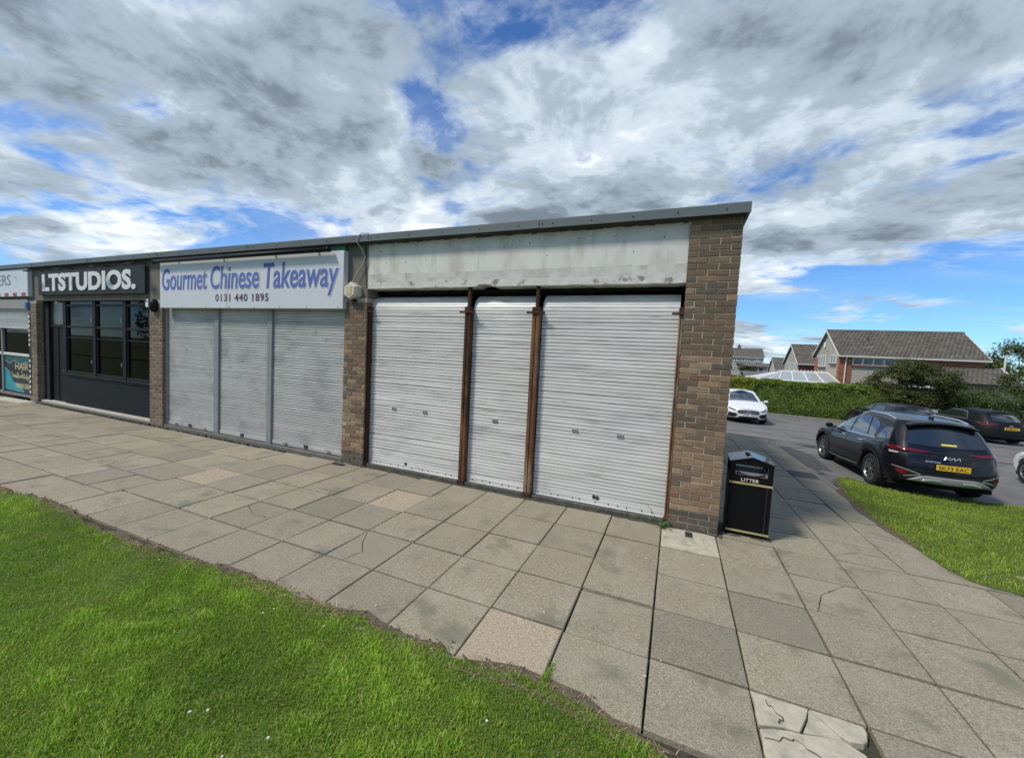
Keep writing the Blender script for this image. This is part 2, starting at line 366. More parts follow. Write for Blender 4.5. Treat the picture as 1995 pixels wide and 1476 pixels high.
camp = Vector((-.605, -5.416, 2.09)); todo = []
for c in cells:
    x0, x1, y0, y1 = c
    if x1-x0 < .06: continue
    if all(abs(a-b) < 1e-6 for a, b in zip(c, CR)) or all(abs(a-b) < 1e-6 for a, b in zip(c, WB)): continue
    ctr = Vector(((x0+x1)/2, (y0+y1)/2, 0)); q = ctr-camp; depth = q.dot(_fwd)
    vis = depth > .2 and abs(q.dot(_right)/depth) < 1.42 and abs(q.dot(_up)/depth) < 1.1 and not (x0 < -.0 and y0 > 0)
    size = (x1-x0)*(y1-y0)/max(q.length, .5)**3 if vis else 0
    todo.append((size, c))
todo.sort(key=lambda t: -t[0]); rest = MB()
for k, (size, c) in enumerate(todo):
    x0, x1, y0, y1 = c; g = random.uniform(.009, .015); gy = random.uniform(.018, .027); xm, ym = (x0+x1)/2, (y0+y1)/2
    near = lambda a, b: abs(xm-a) < .3 and abs(ym-b) < .3
    if all(abs(a-b) < 1e-6 for a, b in zip(c, PT)): m = m_slab_pale
    elif near(-4.03, -1.0) or near(-1.57, -2.8): m = m_slab_tan
    elif near(-7.05, -1.57): m = m_slab_tan
    elif near(2.04, 5.0): m = m_slab_dark
    elif random.random() < .15: m = m_slab_grey
    else: m = m_slab
    z = z_path(ym)+random.gauss(0, .0035); sl = -.03 if ym > 0 else 0
    if size > 0 and k < 290:
        o = link('paving_slab', slab_me(k % 6, m), pav, (xm, ym, z), (math.atan(sl)+random.gauss(0, .0045), random.gauss(0, .0045), random.gauss(0, .0025)), (x1-x0-g, y1-y0-gy, 1))
    else:
        a = slab_mesh(k % 6); rest.add([(xm+p[0]*(x1-x0-g), ym+p[1]*(y1-y0-gy), z+p[2]+sl*p[1]*(y1-y0)) for p in a.v], a.f)
o = stuff(rest.build('far_paving_slabs', m_slab, pav))
def fragment(poly, m, z=0.0, name='slab_fragment', shrink=.006):
    c = (sum(p[0] for p in poly)/len(poly), sum(p[1] for p in poly)/len(poly)); q = []
    for i, a in enumerate(poly):
        b = poly[(i+1) % len(poly)]
        n = max(1, int(math.dist(a, b)/.07))
        for t in range(n): q.append((a[0]+(b[0]-a[0])*t/n-c[0]+random.gauss(0, .003), a[1]+(b[1]-a[1])*t/n-c[1]+random.gauss(0, .003)))
    L_ = [(math.hypot(*p) or 1) for p in q]; inn = [(x*(1-shrink/l), y*(1-shrink/l)) for (x, y), l in zip(q, L_)]
    n = len(q); mb = MB(); mb.add([(*p, -.04) for p in q]+[(*p, -.006) for p in q]+[(*p, 0) for p in inn],
        [tuple(range(2*n, 3*n))]+[(i, (i+1) % n, n+(i+1) % n, n+i) for i in range(n)]+[(n+i, n+(i+1) % n, 2*n+(i+1) % n, 2*n+i) for i in range(n)])
    return mb.build(name, m, pav, loc=(c[0], c[1], z))
g = .007
for k, poly in enumerate([[(.601, -.636), (1.059, -.636), (.785, -.948), (.601, -.958)], [(1.064, -.636), (1.179, -.636), (1.179, -1.230), (.790, -.951)], [(.787, -.956), (1.179, -1.236), (1.179, -1.259), (.690, -1.259)], [(.601, -.963), (.782, -.954), (.685, -1.259), (.601, -1.259)]]):
    fragment(poly, m_slab, (.0, -.002, .0, -.001)[k], shrink=.003)
for k, poly in enumerate([[(-.012, -2.512), (.15, -2.508), (.292, -2.512), (.262, -2.60), (.205, -2.722), (.135, -2.728), (.05, -2.752), (-.012, -2.775)], [(.302, -2.512), (.45, -2.508), (.565, -2.515), (.572, -2.56), (.545, -2.62), (.52, -2.645), (.455, -2.662), (.418, -2.650)], [(.297, -2.520), (.412, -2.654), (.418, -2.672), (.33, -2.69), (.213, -2.722), (.268, -2.60)], [(-.012, -2.80), (.05, -2.765), (.14, -2.738), (.215, -2.732), (.33, -2.702), (.42, -2.685), (.50, -2.73), (.545, -2.86), (.575, -3.09), (-.012, -3.09)]]):
    fragment(poly, m_slab_pale, (0, .001, -.002, .001)[k], shrink=.005)
mb = MB(); fc = lambda x, y: z_path(y)+.0055
for pts in ([(.02, -2.86), (.16, -2.80), (.30, -2.90), (.44, -3.05)], [(.30, -2.90), (.27, -3.08)], [(.05, -2.56), (.12, -2.66), (.10, -2.72)], [(-5.52, -2.05), (-5.2, -2.22), (-4.97, -2.18)], [(-3.7, -1.95), (-3.45, -2.3), (-3.5, -2.5)], [(1.2, .1), (1.5, .35), (1.78, .3)], [(-9.3, -1.5), (-9.1, -1.8), (-8.9, -2.04)]): crack(mb, pts, .0035, fc, 5, .008)
stuff(mb.build('slab_cracks', m_joint, pav))
m_iron = mat('cast_iron', (.05, .05, .055), .6, .3, var=.25, scale=40, bump=.3)
mb = MB().box(-.045, .045, -.085, .085, -.02, .004, .004); mb.box(-.025, .025, -.01, .01, .004, .008); mb.build('stopcock_cover', m_iron, pav, loc=(-.325, -.15, z_path(0)))
mb = MB().box(-.13, .13, -.055, .055, -.02, .003, .003)
for i in range(6): mb.box(-.11+i*.04, -.095+i*.04, -.045, .045, .003, .007)
mb.build('drain_grate', m_iron, pav, loc=(-6.0, -.13, .002), rot=(0, 0, .05))
mb = MB().box(-.9, .9, -.16, .16, -.02, .012, .006); mb.build('threshold_slab', mat('threshold_stone', (.48, .45, .36), .85, var=.15, scale=6, bump=.2), pav, loc=(-18.6, -.20, 0), rot=(0, 0, .05))

# ---------------------------------------------------------------- lawns
edge = [(-26, -3.3), (-12, -3.3), (-8.59, -3.23), (-7.94, -3.16), (-7.14, -3.17), (-6.04, -3.25), (-5.13, -3.24), (-4.48, -3.16), (-3.86, -3.11), (-3.24, -3.12), (-2.72, -3.10), (-2.40, -3.13), (-2.01, -3.10), (-1.74, -3.10), (-1.44, -3.09), (-1.22, -3.10), (-.99, -3.14), (-.77, -3.17), (-.55, -3.24), (-.35, -3.36), (-.16, -3.6), (.0, -4.2), (.05, -6)]
def dense(pts, step, amp):
    r = []
    for a, b in zip(pts[:-1], pts[1:]):
        n = max(1, int(math.dist(a, b)/step))
        for t in range(n): r.append((a[0]+(b[0]-a[0])*t/n, a[1]+(b[1]-a[1])*t/n+(random.gauss(0, amp) if -24 < a[0] else 0)))
    return r+[pts[-1]]
de = dense(edge, .12, .012)
mb = MB(); n = len(de); mb.add([(x, y, .012) for x, y in de]+[(x, min(y-1, -14) if x > -25 else -14, .012) for x, y in de], [(i, n+i, n+i+1, i+1) for i in range(n-1)]); lawn = structure(mb.build('lawn', m_turf))
lawn_back = structure(MB().quad((-60, -60, -.02), (60, -60, -.02), (60, -13.9, -.02), (-60, -13.9, -.02)).build('park_grass', m_turf))
# bare earth strip where grass meets the slabs
mb = MB(); up_ = [(x, y+.05+.03*math.sin(x*4.1)+.018*math.sin(x*11.7+1)+random.gauss(0, .006)) for x, y in de]
mb.add([(x, y, .010) for x, y in up_]+[(x, y-.10, .0125) for x, y in de], [(i, n+i, n+i+1, i+1) for i in range(n-1)]); structure(mb.build('soil_edge', m_soil))
rl = [(2.25, .9), (2.22, 2.0), (2.27, 2.9), (2.40, 3.8), (2.62, 4.7), (2.95, 5.45), (3.6, 5.40), (4.4, 5.45), (5.9, 5.75), (9, 6.2), (9, -.1), (4.5, -.07), (2.9, -.05), (2.67, 0), (2.48, .03), (2.35, .12), (2.28, .35)]
lx = lin(2.2, 9, 34); ly = lin(-.1, 6.2, 32)
mb = MB(); P = np.array(dense(rl+[rl[0]], .12, 0)); cpt = np.array([4.6, 2.6])
rings = [cpt+(P-cpt)*s for s in (1, .985, .93, .85, .7, .5, .3, .12)]
mb.grid([[(p[0], p[1], z_lawn(p[0], p[1])+(.012 if k else .004)) for p in R] for k, R in enumerate(rings)]); structure(fix(mb.build('side_lawn', m_turf, None, True)))
mb = MB(); Q = np.array(dense(rl[:7], .1, 0)); tp = lambda i: min(1, i/8, (len(Q)-1-i)/10); mb.grid([[(p[0]-(.075+.02*math.sin(p[1]*6)+random.gauss(0, .006))*tp(i), p[1], z_lawn(p[0], p[1])+.005) for i, p in enumerate(Q)], [(p[0]+.06, p[1], z_lawn(p[0], p[1])+.016) for p in Q]]); structure(fix(mb.build('soil_edge', m_soil)))

m_blade = mat('grass_blade', (.1, .2, .03), .55, var=0, attr='Col', spec=.25, trans=.3)
def blades(name, pts, z, hmin, hmax, wd, pal, wts, lean=.5, fz=None):
    n = len(pts); cl = .5+.5*np.sin(pts[:, 0]*9.1+2*np.sin(pts[:, 1]*7.3))*np.sin(pts[:, 1]*11.3+2*np.sin(pts[:, 0]*5.7)); h = rng.uniform(hmin, hmax, n)*(.65+.8*cl**2); a = rng.uniform(0, 2*np.pi, n); ln = h*rng.uniform(.1, lean*1.7, n)
    dirx, diry = np.cos(a), np.sin(a); sx, sy = -diry, dirx; ph = rng.uniform(-.6, .6, n); sx, sy = np.cos(a+np.pi/2+ph), np.sin(a+np.pi/2+ph)
    ww = wd*rng.uniform(.7, 1.3, n); b = np.c_[pts, z]
    V = np.zeros((n, 5, 3)); off = np.c_[sx*ww/2, sy*ww/2, np.zeros(n)]
    V[:, 0] = b-off; V[:, 1] = b+off
    mid = b+np.c_[dirx*ln*.35, diry*ln*.35, h*.6]; V[:, 2] = mid+off*.8; V[:, 3] = mid-off*.8
    V[:, 4] = b+np.c_[dirx*ln, diry*ln, h*np.clip(1-.25*ln/h, .3, 1)]
    base = np.arange(n)[:, None]*5; T = np.concatenate([base+np.array([[0, 1, 2]]), base+np.array([[0, 2, 3]]), base+np.array([[3, 2, 4]])], 0)
    pal = np.array(pal); ci = rng.choice(len(pal), n, p=np.array(wts)/sum(wts)); c = pal[ci]*rng.uniform(.75, 1.25, (n, 1))
    # colour drifts in patches across the lawn
    pt = .5+.5*np.sin(pts[:, 0]*2.3+1.7*np.sin(pts[:, 1]*1.9+.5))*np.sin(pts[:, 1]*2.9+1.3*np.sin(pts[:, 0]*1.1)); pt = pt[:, None]
    c = c*(.84+.34*pt)*(.84+.32*cl[:, None])+pt*np.array([.035, .02, 0])
    return stuff(np_mesh(name, V.reshape(-1, 3), T, m_blade, None, np.repeat(np.clip(c, .002, 1), 5, 0)))
pal = [(.205, .38, .035), (.145, .30, .027), (.28, .44, .045), (.37, .44, .07), (.55, .50, .24)]; wts = [5, 3.2, 3.8, 2.6, .8]
def scatter(n, x0, x1, y0, y1): return np.c_[rng.uniform(x0, x1, n), rng.uniform(y0, y1, n)]
poly = [tuple(p) for p in de]+[(.05, -9), (-26, -9)]
S = []
for n, x0, x1, y0, y1 in ((200000, -4.6, 0, -4.75, -3.02), (90000, -8.0, -4.6, -5.3, -3.05), (75000, -14, -8, -7.2, -3.1), (20000, -24, -14, -8.5, -3.1), (50000, -4.6, .05, -6.4, -4.75)):
    p = scatter(n, x0, x1, y0, y1); S.append(p[inside(poly, p)])
P = np.concatenate(S); thin = np.sin(P[:, 0]*2.1)*np.sin(P[:, 1]*3.7+P[:, 0]*.8)+.5*np.sin(P[:, 0]*6.3+P[:, 1]*5); keep = rng.random(len(P)) < np.where(P[:, 1] > -3.20, .35, np.where(P[:, 1] > -3.27, .7, 1))*np.where(thin > 1.05, .62, 1); P = P[keep]
blades('grass', P, np.full(len(P), .01), .012, .044, .0042, pal, wts)
# thin straw and clippings on the bare edge
e = np.array(de); k = rng.integers(0, len(e), 16000); p = e[k]+np.c_[rng.normal(0, .06, 16000), rng.normal(-.03, .05, 16000)]
p = p[p[:, 0] > -9]; p = p[(np.sin(p[:, 0]*3.3)+np.sin(p[:, 0]*7.9)+rng.normal(0, .7, len(p)) > .1) | (p[:, 0] > -1.3)]
blades('dry_grass', p, np.full(len(p), .012), .010, .026, .0045, [(.46, .36, .20), (.33, .25, .13), (.55, .46, .28)], [3, 2, 1.4], lean=2.8)
p = scatter(120000, 2.15, 8.6, -.1, 6.1); rp = [tuple(q) for q in rl]; p = p[inside(rp, p)]
blades('side_grass', p, np.array([z_lawn(*q)+.006 for q in p]), .02, .062, .007, [(.225, .33, .04), (.18, .28, .032), (.29, .37, .055), (.38, .38, .13)], [4, 4, 3, .5])
# crumbs of earth and twigs lying on the edge
n = 5200; k = rng.integers(0, len(e), n); p = e[k]+np.c_[rng.normal(0, .06, n), rng.normal(.012, .03, n)]; s_ = rng.uniform(.003, .010, n)*rng.choice([1, 1, 1, 1.8], n)
T4 = np.array([[1, 0, 0], [-.5, .85, 0], [-.5, -.85, 0], [0, 0, .9]]); V = np.c_[p, np.full(n, .010)][:, None, :]+s_[:, None, None]*(T4[None]+rng.normal(0, .25, (n, 4, 3))); F = (np.arange(n)[:, None, None]*4+np.array([[0, 1, 3], [1, 2, 3], [2, 0, 3]])[None]).reshape(-1, 3)
stuff(np_mesh('soil_crumbs', V.reshape(-1, 3), F, m_soil))
mb = MB()
for i in range(70):
    q = de[random.randrange(len(de))]
    if q[0] < -7: continue
    a = random.uniform(-.9, .9); l = random.uniform(.03, .13); x, y = q[0]+random.gauss(0, .05), q[1]+random.gauss(.02, .03); mb.cyl((x, y, .016), (x+l*math.cos(a), y-l*abs(math.sin(a))*.5, .020), .0018, .001, 4)
stuff(mb.build('twigs', mat('dry_twig', (.34, .26, .16), .9, var=.2)))
# tuft in the joint beside the pale slab, weeds by the brick pier
p = np.c_[rng.normal(-1.245, .012, 260), rng.normal(-3.0, .075, 260)]; blades('joint_grass', p, np.full(260, .0), .012, .045, .004, pal[:3], [3, 3, 2])
# daisies and clover heads
mb = MB()
for i in range(16):
    x = random.uniform(-5, -.7); y = random.uniform(-4.5, -3.3); s = random.uniform(.006, .011); z = .045+random.random()*.02
    if y > -3.05-.0: continue
    for a in range(3):
        t = a*math.pi/3+random.random(); mb.quad((x-s*math.cos(t), y-s*math.sin(t), z), (x+s*math.sin(t)*.5, y-s*math.cos(t)*.5, z+.004), (x+s*math.cos(t), y+s*math.sin(t), z+.001), (x-s*math.sin(t)*.5, y+s*math.cos(t)*.5, z+.004))
stuff(mb.build('daisies', mat('petal_white', (.8, .8, .76), .7, var=.05)))
# fallen petals and gum spots on the slabs
mb = MB()
for i in range(60):
    x = random.uniform(-9, 2.2); y = random.uniform(-3.0, -.05) if x < 0 else random.uniform(-2.6, 4); s = random.uniform(.005, .015)
    z = z_path(y)+.0065; t = random.random()*3; mb.add([(x+s*random.uniform(.6, 1)*math.cos(t+k), y+s*random.uniform(.6, 1)*math.sin(t+k), z) for k in np.linspace(0, 5.5, 6)], [(0, 1, 2, 3, 4, 5)])
stuff(mb.build('gum_spots', mat('gum', (.55, .53, .48), .8, var=.1)))
# irregular dark brown blobs along the foot of the shopfronts and round the bin
mb = MB(); m_footblob = mat('foot_blob_brown', (.075, .068, .042), .95, var=.4, scale=30, bump=.6, bscale=80)
def blob(x, y, rx_, ry_, z):
    n = 9; a0 = random.random()*6; mb.add([(x+rx_*random.uniform(.6, 1.1)*math.cos(a0+k*2*math.pi/n), min(y+ry_*random.uniform(.6, 1.1)*math.sin(a0+k*2*math.pi/n), .03 if x < 0 else 9), z+random.uniform(0, .002)) for k in range(n)], [tuple(range(n))])
x = -25
while x < -.02:
    blob(x, -.005-random.random()*.02, random.uniform(.04, .16), random.uniform(.012, .045), .0062); x += random.uniform(.05, .2)
for i in range(26): blob(random.uniform(.02, .62), random.choice((.12, .14, .2, .3))+random.gauss(0, .02), random.uniform(.02, .06), random.uniform(.01, .03), .003)
y = .05
while y < 9.8:
    blob(.03, y, .035, random.uniform(.05, .14), z_path(y)+.0062); y += random.uniform(.1, .3)
stuff(mb.build('wall_foot_blobs', m_footblob))

# ================================================================ the row of shops
m_mortar = mat('mortar', (.40, .365, .30), .95, var=.2, scale=20, bump=.4, bscale=150)
BR = [mat('brick_%s' % n, c, .88, var=.22, scale=28, col2=c2, t2=.62, s2=16, w2=.1, bump=.5, bscale=140, rnd=.15, streak=((8, 8, 14), .62, .78, (.33, .31, .27), .55)) for n, c, c2 in ((n_, (a_[0]*1.10, a_[1]*1.0, a_[2]*.92), (d_[0]*1.08, d_[1]*1.0, d_[2]*.94)) for n_, a_, d_ in (
    ('brown', (.165, .126, .086), (.12, .097, .072)), ('umber', (.135, .108, .076), (.175, .137, .095)), ('tan', (.245, .178, .115), (.19, .14, .097)),
    ('red', (.20, .108, .075), (.17, .11, .08)), ('buff', (.265, .205, .135), (.21, .165, .115)), ('sooty', (.10, .088, .074), (.17, .15, .125))))]
m_bstuff = mat('brick_run', (.20, .15, .105), .88, var=.22, scale=28, bump=.5, bscale=140, island=.3)
m_conc = mat('concrete_render', (.165, .15, .122), .92, var=.16, scale=5, col2=(.115, .105, .085), t2=.6, s2=2.5, bump=.3, bscale=90, stretch=(1, 1, .45))
m_white = mat('painted_board', (.64, .64, .585), .75, var=.08, scale=2.0, col2=(.50, .49, .425), t2=.57, s2=3.2, w2=.12, bump=.2, bscale=40, stretch=(1, 1, .35), streak=((7, 7, .9), .58, .78, (.40, .385, .32), .7))
m_white2 = mat('painted_board_flaking', (.61, .605, .555), .8, var=.14, scale=9, col2=(.25, .235, .20), t2=.60, s2=6.5, w2=.06, bump=.4, bscale=50)
m_white3 = mat('painted_board_grimy', (.58, .58, .53), .8, var=.14, scale=5, col2=(.40, .385, .34), t2=.56, s2=3.5, w2=.12, bump=.3, bscale=50)
m_cope = mat('coping_metal', (.125, .148, .148), .5, .15, var=.1, scale=2, bump=.05, bscale=12)
m_black = mat('black_void', (.012, .012, .013), .9, var=0)
m_dkconc = mat('threshold_concrete', (.085, .078, .066), .95, var=.35, scale=18, col2=(.15, .14, .115), t2=.6, s2=9, bump=.6, bscale=70)
shop = thing('shop_row', 'flat roofed brick row of shops with closed roller shutters', 'building')
def course_bricks(x0, pats, zt, z0=.015):
    z = z0; k = 0
    while z+.06 < zt:
        x = x0
        for wd in pats[k % len(pats)]: yield k, x, wd, z; x += wd+.010
        z += .075; k += 1
def brick_mesh(wd, seed):
    r = random.Random(seed); h = .065; d = .09; c = .005
    j = lambda a: a+r.uniform(-.0022, .0022)
    o = [(0, 0), (wd, 0), (wd, h), (0, h)]; i = [(c, c), (wd-c, c), (wd-c, h-c), (c, h-c)]
    vs = [(x, d, z) for x, z in o]+[(j(x), .006, j(z)) for x, z in o]+[(j(x), r.uniform(0, .0015), j(z)) for x, z in i]
    return MB().add(vs, [(8, 9, 10, 11)]+[f for a in range(4) for f in ((a, (a+1) % 4, 4+(a+1) % 4, 4+a), (4+a, 4+(a+1) % 4, 8+(a+1) % 4, 8+a))])
_bm = {}
def brick_me(wd, v, m):
    k = (round(wd, 3), v, m.name)
    if k not in _bm: _bm[k] = brick_mesh(wd, hash((round(wd*1000), v)) % 9999).mesh('brick', m)
    return _bm[k]
def pick(z):
    t = z/3.8
    if z < .22: return BR[5] if random.random() < .8 else BR[0]
    wts = (4, 4, .25, .12, .15, .5) if t > .58 else ((4, 1.8, 1.6, .35, .8, .2) if t > .33 else (2.0, .6, 3.4, .25, 2.6, .1))
    return random.choices(BR, wts)[0]
for name, x0, x1, ztop, pats in (('pier', -.57, 0, 3.835, ((.22, .225, .105), (.105, .225, .22))), ('pier', -6.075, -5.58, 2.925, ((.2, .215, .06), (.085, .215, .175)))):
    MB().box(x0+.008, x1-.008, .009, .42, -.15, ztop).build('pier_core', m_mortar, shop)
    for k, x, wd, z in course_bricks(x0, pats, ztop):
        dz = -.01 if random.random() < .02 else 0
        link('brick', brick_me(wd, random.randrange(4), pick(z)), shop, (x+random.gauss(0, .0012), random.gauss(0, .0016)+(.004 if dz else 0), z+random.gauss(0, .001)), (random.gauss(0, .004), random.gauss(0, .004), random.gauss(0, .006)))
mb = MB()
for x0, x1, ztop, pats in ((-12.02, -11.52, 2.925, ((.205, .215, .06), (.085, .215, .18))), (-18.06, -17.61, 2.925, ((.215, .225), (.1, .215, .115)))):
    MB().box(x0+.008, x1-.008, .009, .42, -.15, ztop).build('pier_core', m_mortar, shop)
    for k, x, wd, z in course_bricks(x0, pats, ztop):
        a = brick_mesh(wd, k*7+int(x*100)); mb.add([(x+p[0], p[1]+random.gauss(0, .001)*0, z+p[2]) for p in a.v], a.f)
stuff(mb.build('bricks', m_bstuff, shop))
# right reveal faces of the piers and the long side wall
mb = MB(); MB().box(-.32, -.009, .42, 9, -.5, 3.83).build('side_wall', m_mortar, shop)
def side_run(xf, y0, y1, z0, zt, sgn):
    k = 0; z = z0
    while z+.06 < zt:
        y = y0-(0 if k % 2 == 0 else .1125)
        while y < y1:
            a, b = max(y, y0), min(y+.215, y1)
            if b-a > .02:
                x = [xf, xf-sgn*.09]; mb.box(min(x), max(x), a, b, z, z+.065)
            y += .225
        z += .075; k += 1
side_run(0.0, .10, 9, -.285, 3.83, 1)
side_run(-5.58, .10, .42, .015, 2.92, 1); side_run(-11.52, .10, .42, .015, 2.92, 1); side_run(-17.61, .10, .42, .015, 2.92, 1)
side_run(-.57, .10, .42, .015, 3.08, -1)
stuff(mb.build('side_bricks', m_bstuff, shop))
MB().box(-26, -.33, 8.7, 9, -.5, 3.83).build('rear_wall', m_mortar, shop)
MB().box(-26, -.05, .30, 8.95, 3.835, 3.875).build('roof_deck', mat('roof_felt', (.08, .08, .08), .9), shop)
# beam above the shopfronts
MB().box(-26, -5.602, .03, .34, 2.93, 3.832).build('beam', m_conc, shop)
MB().box(-5.6, -.572, .035, .34, 3.32, 3.832).build('fascia_board', m_white, shop); MB().box(-5.6, -.572, .032, .34, 3.19, 3.318).build('fascia_board_band', m_white3, shop)
# lower strip of the board, with a spalled notch in its bottom edge
prof = [(-5.6, 3.19), (-5.6, 3.085)]+[(x, 3.085+random.uniform(-.003, .004)) for x in np.arange(-5.4, -3.6, .12)]+[(-3.5, 3.09), (-3.46, 3.118), (-3.36, 3.125), (-3.27, 3.115), (-3.22, 3.088)]+[(x, 3.085+random.uniform(-.003, .005)) for x in np.arange(-3.1, -.62, .12)]+[(-.572, 3.088), (-.572, 3.19)]
fix(MB().prism(prof, lambda a, b, d: (a, d, b), .029, .30).build('fascia_board_strip', m_white2, shop))
MB().box(-5.598, -.574, .30, .34, 3.04, 3.085).build('lintel', m_black, shop)
for i in range(34):   # nail holes and rawlplugs left in the board
    x = random.uniform(-5.4, -.7); z = random.choice((3.74, 3.70, 3.28, 3.33, 3.5))+random.gauss(0, .02); r = random.uniform(.005, .010)
    MB().cyl((x, .0355, z), (x, .033, z), r, r, 7).build('fixing_hole', m_black, shop)
mb = MB(); xx = -5.6      # mould hanging along the top edge of the board
while xx < -.62:
    wd = random.uniform(.05, .22); h_ = random.uniform(.003, .02)*(1.6 if random.random() < .15 else 1); mb.add([(xx, .0335, 3.832), (xx+wd, .0335, 3.832), (xx+wd*random.uniform(.6, .95), .0335, 3.832-h_*random.uniform(.5, 1)), (xx+wd*random.uniform(.1, .4), .0335, 3.832-h_)], [(0, 3, 2, 1)]); xx += wd*random.uniform(.6, 1.2)
stuff(mb.build('mould_edge', mat('mould', (.085, .08, .055), .95, var=.3, scale=30), shop))
# grey metal coping in lengths with butt straps and screws
xs = [.055, -2.55, -5.55, -8.55, -11.55, -14.55, -17.55, -20.5, -23.5, -26]
for a, b in zip(xs[:-1], xs[1:]):
    pr = [(-.105, 3.845), (-.105, 3.955), (-.09, 3.965), (.42, 3.965), (.42, 3.95), (-.085, 3.945), (-.085, 3.845)]
    fix(MB().prism(pr, lambda p, q, d: (d, p, q), b+.003, a).build('coping', m_cope, shop))
    mb = MB()
    for x in [a-.25-i*((a-b)-.5)/4 for i in range(5)]+[b+.05, b+.10]: mb.cyl((x, -.1055, 3.90), (x, -.112, 3.90), .011, .009, 8)
    stuff(mb.build('coping_screws', mat('screw_head', (.06, .065, .065), .5, .5), shop))
    MB().box(b-.06, b+.06, -.1085, -.106, 3.846, 3.956).build('coping_strap', m_cope, shop)
fix(MB().prism([(.02, 3.845), (.05, 3.845), (.05, 3.95), (.055, 3.965), (-.3, 3.965), (-.3, 3.95), (.03, 3.945)], lambda p, q, d: (p+.0, d, q), -.104, 9).build('coping', m_cope, shop))
MB().box(-26, .0, -.075, .03, 3.835, 3.85).build('soffit_batten', mat('soffit_timber', (.045, .042, .036), .9, var=.3, scale=9), shop)

# ---------------------------------------------------------------- roller shutters of the end shop
m_shut = mat('shutter_aluminium', (.67, .665, .63), .42, .08, var=.10, scale=3.0, col2=(.50, .51, .495), t2=.62, s2=2.1, w2=.12, bump=.08, bscale=14, rnd=.06, stretch=(.5, 1, 1.6), streak=((1.6, 1, 22), .56, .74, (.30, .295, .27), .85))
m_rust = mat('rusty_steel', (.06, .026, .014), .9, var=.5, scale=9, col2=(.22, .10, .036), t2=.57, s2=5, w2=.1, bump=.6, bscale=80, stretch=(1, 1, .25))
m_rust2 = mat('rusty_pale_steel', (.145, .07, .028), .85, var=.55, scale=9, col2=(.46, .43, .36), t2=.57, s2=2.6, w2=.14, bump=.5, bscale=80, stretch=(1, 1, .3))
m_dkrust = mat('dark_rust', (.05, .022, .014), .9, var=.4, scale=20, bump=.5, bscale=90)
def slat_profile(h):
    return [(.021, 0), (.0006, .0), (.0, .0015), (-.0015, h*.5), (.0, h-.0085), (.0006, h-.007), (.021, h-.007)]
def slat_mesh(x0, x1, h, m, seed):
    r = random.Random(seed); n = 5; pr = slat_profile(h); P = []
    ph = r.uniform(0, 6); am = r.uniform(.0005, .0016)
    for i in range(n+1):
        x = x0+(x1-x0)*i/n; dz = am*math.sin(ph+i*1.7); dy = r.uniform(-.0012, .0012)
        P.append([(x, y+dy, z+dz) for y, z in pr])
    return MB().grid([list(c) for c in zip(*P)]).mesh('slat', m, True)
def shutter(x0, x1, ys, zb, zs, rad_, arc, h=.05):
    root = link('roller_shutter', MB().box(x0-.01, x1+.01, ys+.021, ys+.03, zb, zs).mesh('roller_shutter', m_black), shop)  # black sheet behind the slats paints in the shade of their gaps
    # bottom rail
    mb = MB().box(x0, x1, ys-.006, ys+.014, zb, zb+.075, .003); mb.box(x0, x1, ys-.016, ys+.018, zb-.008, zb+.006, .002); mb.build('bottom_rail', m_shut, root)
    mb = MB()
    for i in range(int((x1-x0)/.16)):
        x = x0+.1+i*.16+random.gauss(0, .03); mb.cyl((x, ys-.0055, zb+.035), (x, ys-.012, zb+.035), .010, .008, 8)
    if mb.v: stuff(mb.build('rail_bolts', mat('bolt', (.05, .045, .04), .7, .4), root))
    z = zb+.076; ms = [slat_mesh(x0, x1, h, m_shut, int(x0*100)+s) for s in range(6)]; k = 0
    while z < zs:
        link('slat', ms[k % 6 if k % 7 else (k*3) % 6], root, (0, ys+random.gauss(0, .0012), z), (random.gauss(0, .006), random.gauss(0, .0005), 0)); z += h; k += 1
    na = int(rad_*arc/h); z0 = z
    for i in range(na):
        a = (i+.5)*h/rad_; link('slat', ms[i % 6], root, (0, ys+rad_-rad_*math.cos(i*h/rad_), z0+rad_*math.sin(i*h/rad_)), (-a, 0, 0))
    return root
YS = .125
sh = [shutter(-5.66, -3.70, YS, .055, 2.70, .26, 1.35), shutter(-3.57, -2.565, YS, .055, 2.70, .26, 1.35), shutter(-2.45, -.615, YS, .06, 2.71, .26, 1.35)]
m_hand = mat('handle_steel', (.33, .34, .33), .45, .4, var=.1)
for r_, hx in ((0, -5.03), (0, -4.40), (1, -3.12), (2, -1.87), (2, -1.245)):
    mb = MB()
    for a in (-.042, .034): mb.box(hx+a, hx+a+.008, YS-.014, YS-.001, 1.035, 1.075)
    mb.box(hx-.042, hx+.042, YS-.014, YS-.001, 1.068, 1.076); mb.box(hx-.042, hx+.042, YS-.012, YS-.001, 1.034, 1.040); mb.box(hx-.033, hx+.033, YS-.009, YS-.001, 1.048, 1.058)
    mb.build('lift_handle', m_hand, sh[r_])
for x, y_, z, t in ((-1.55, .1, .16, 0), (-1.50, .1, .15, 0), (-4.75, .1, .135, 0)): MB().box(x-.018, x+.018, YS-.012, YS-.004, z-.02, z+.03).build('lock_plate', m_iron, sh[2 if x > -3 else 0])
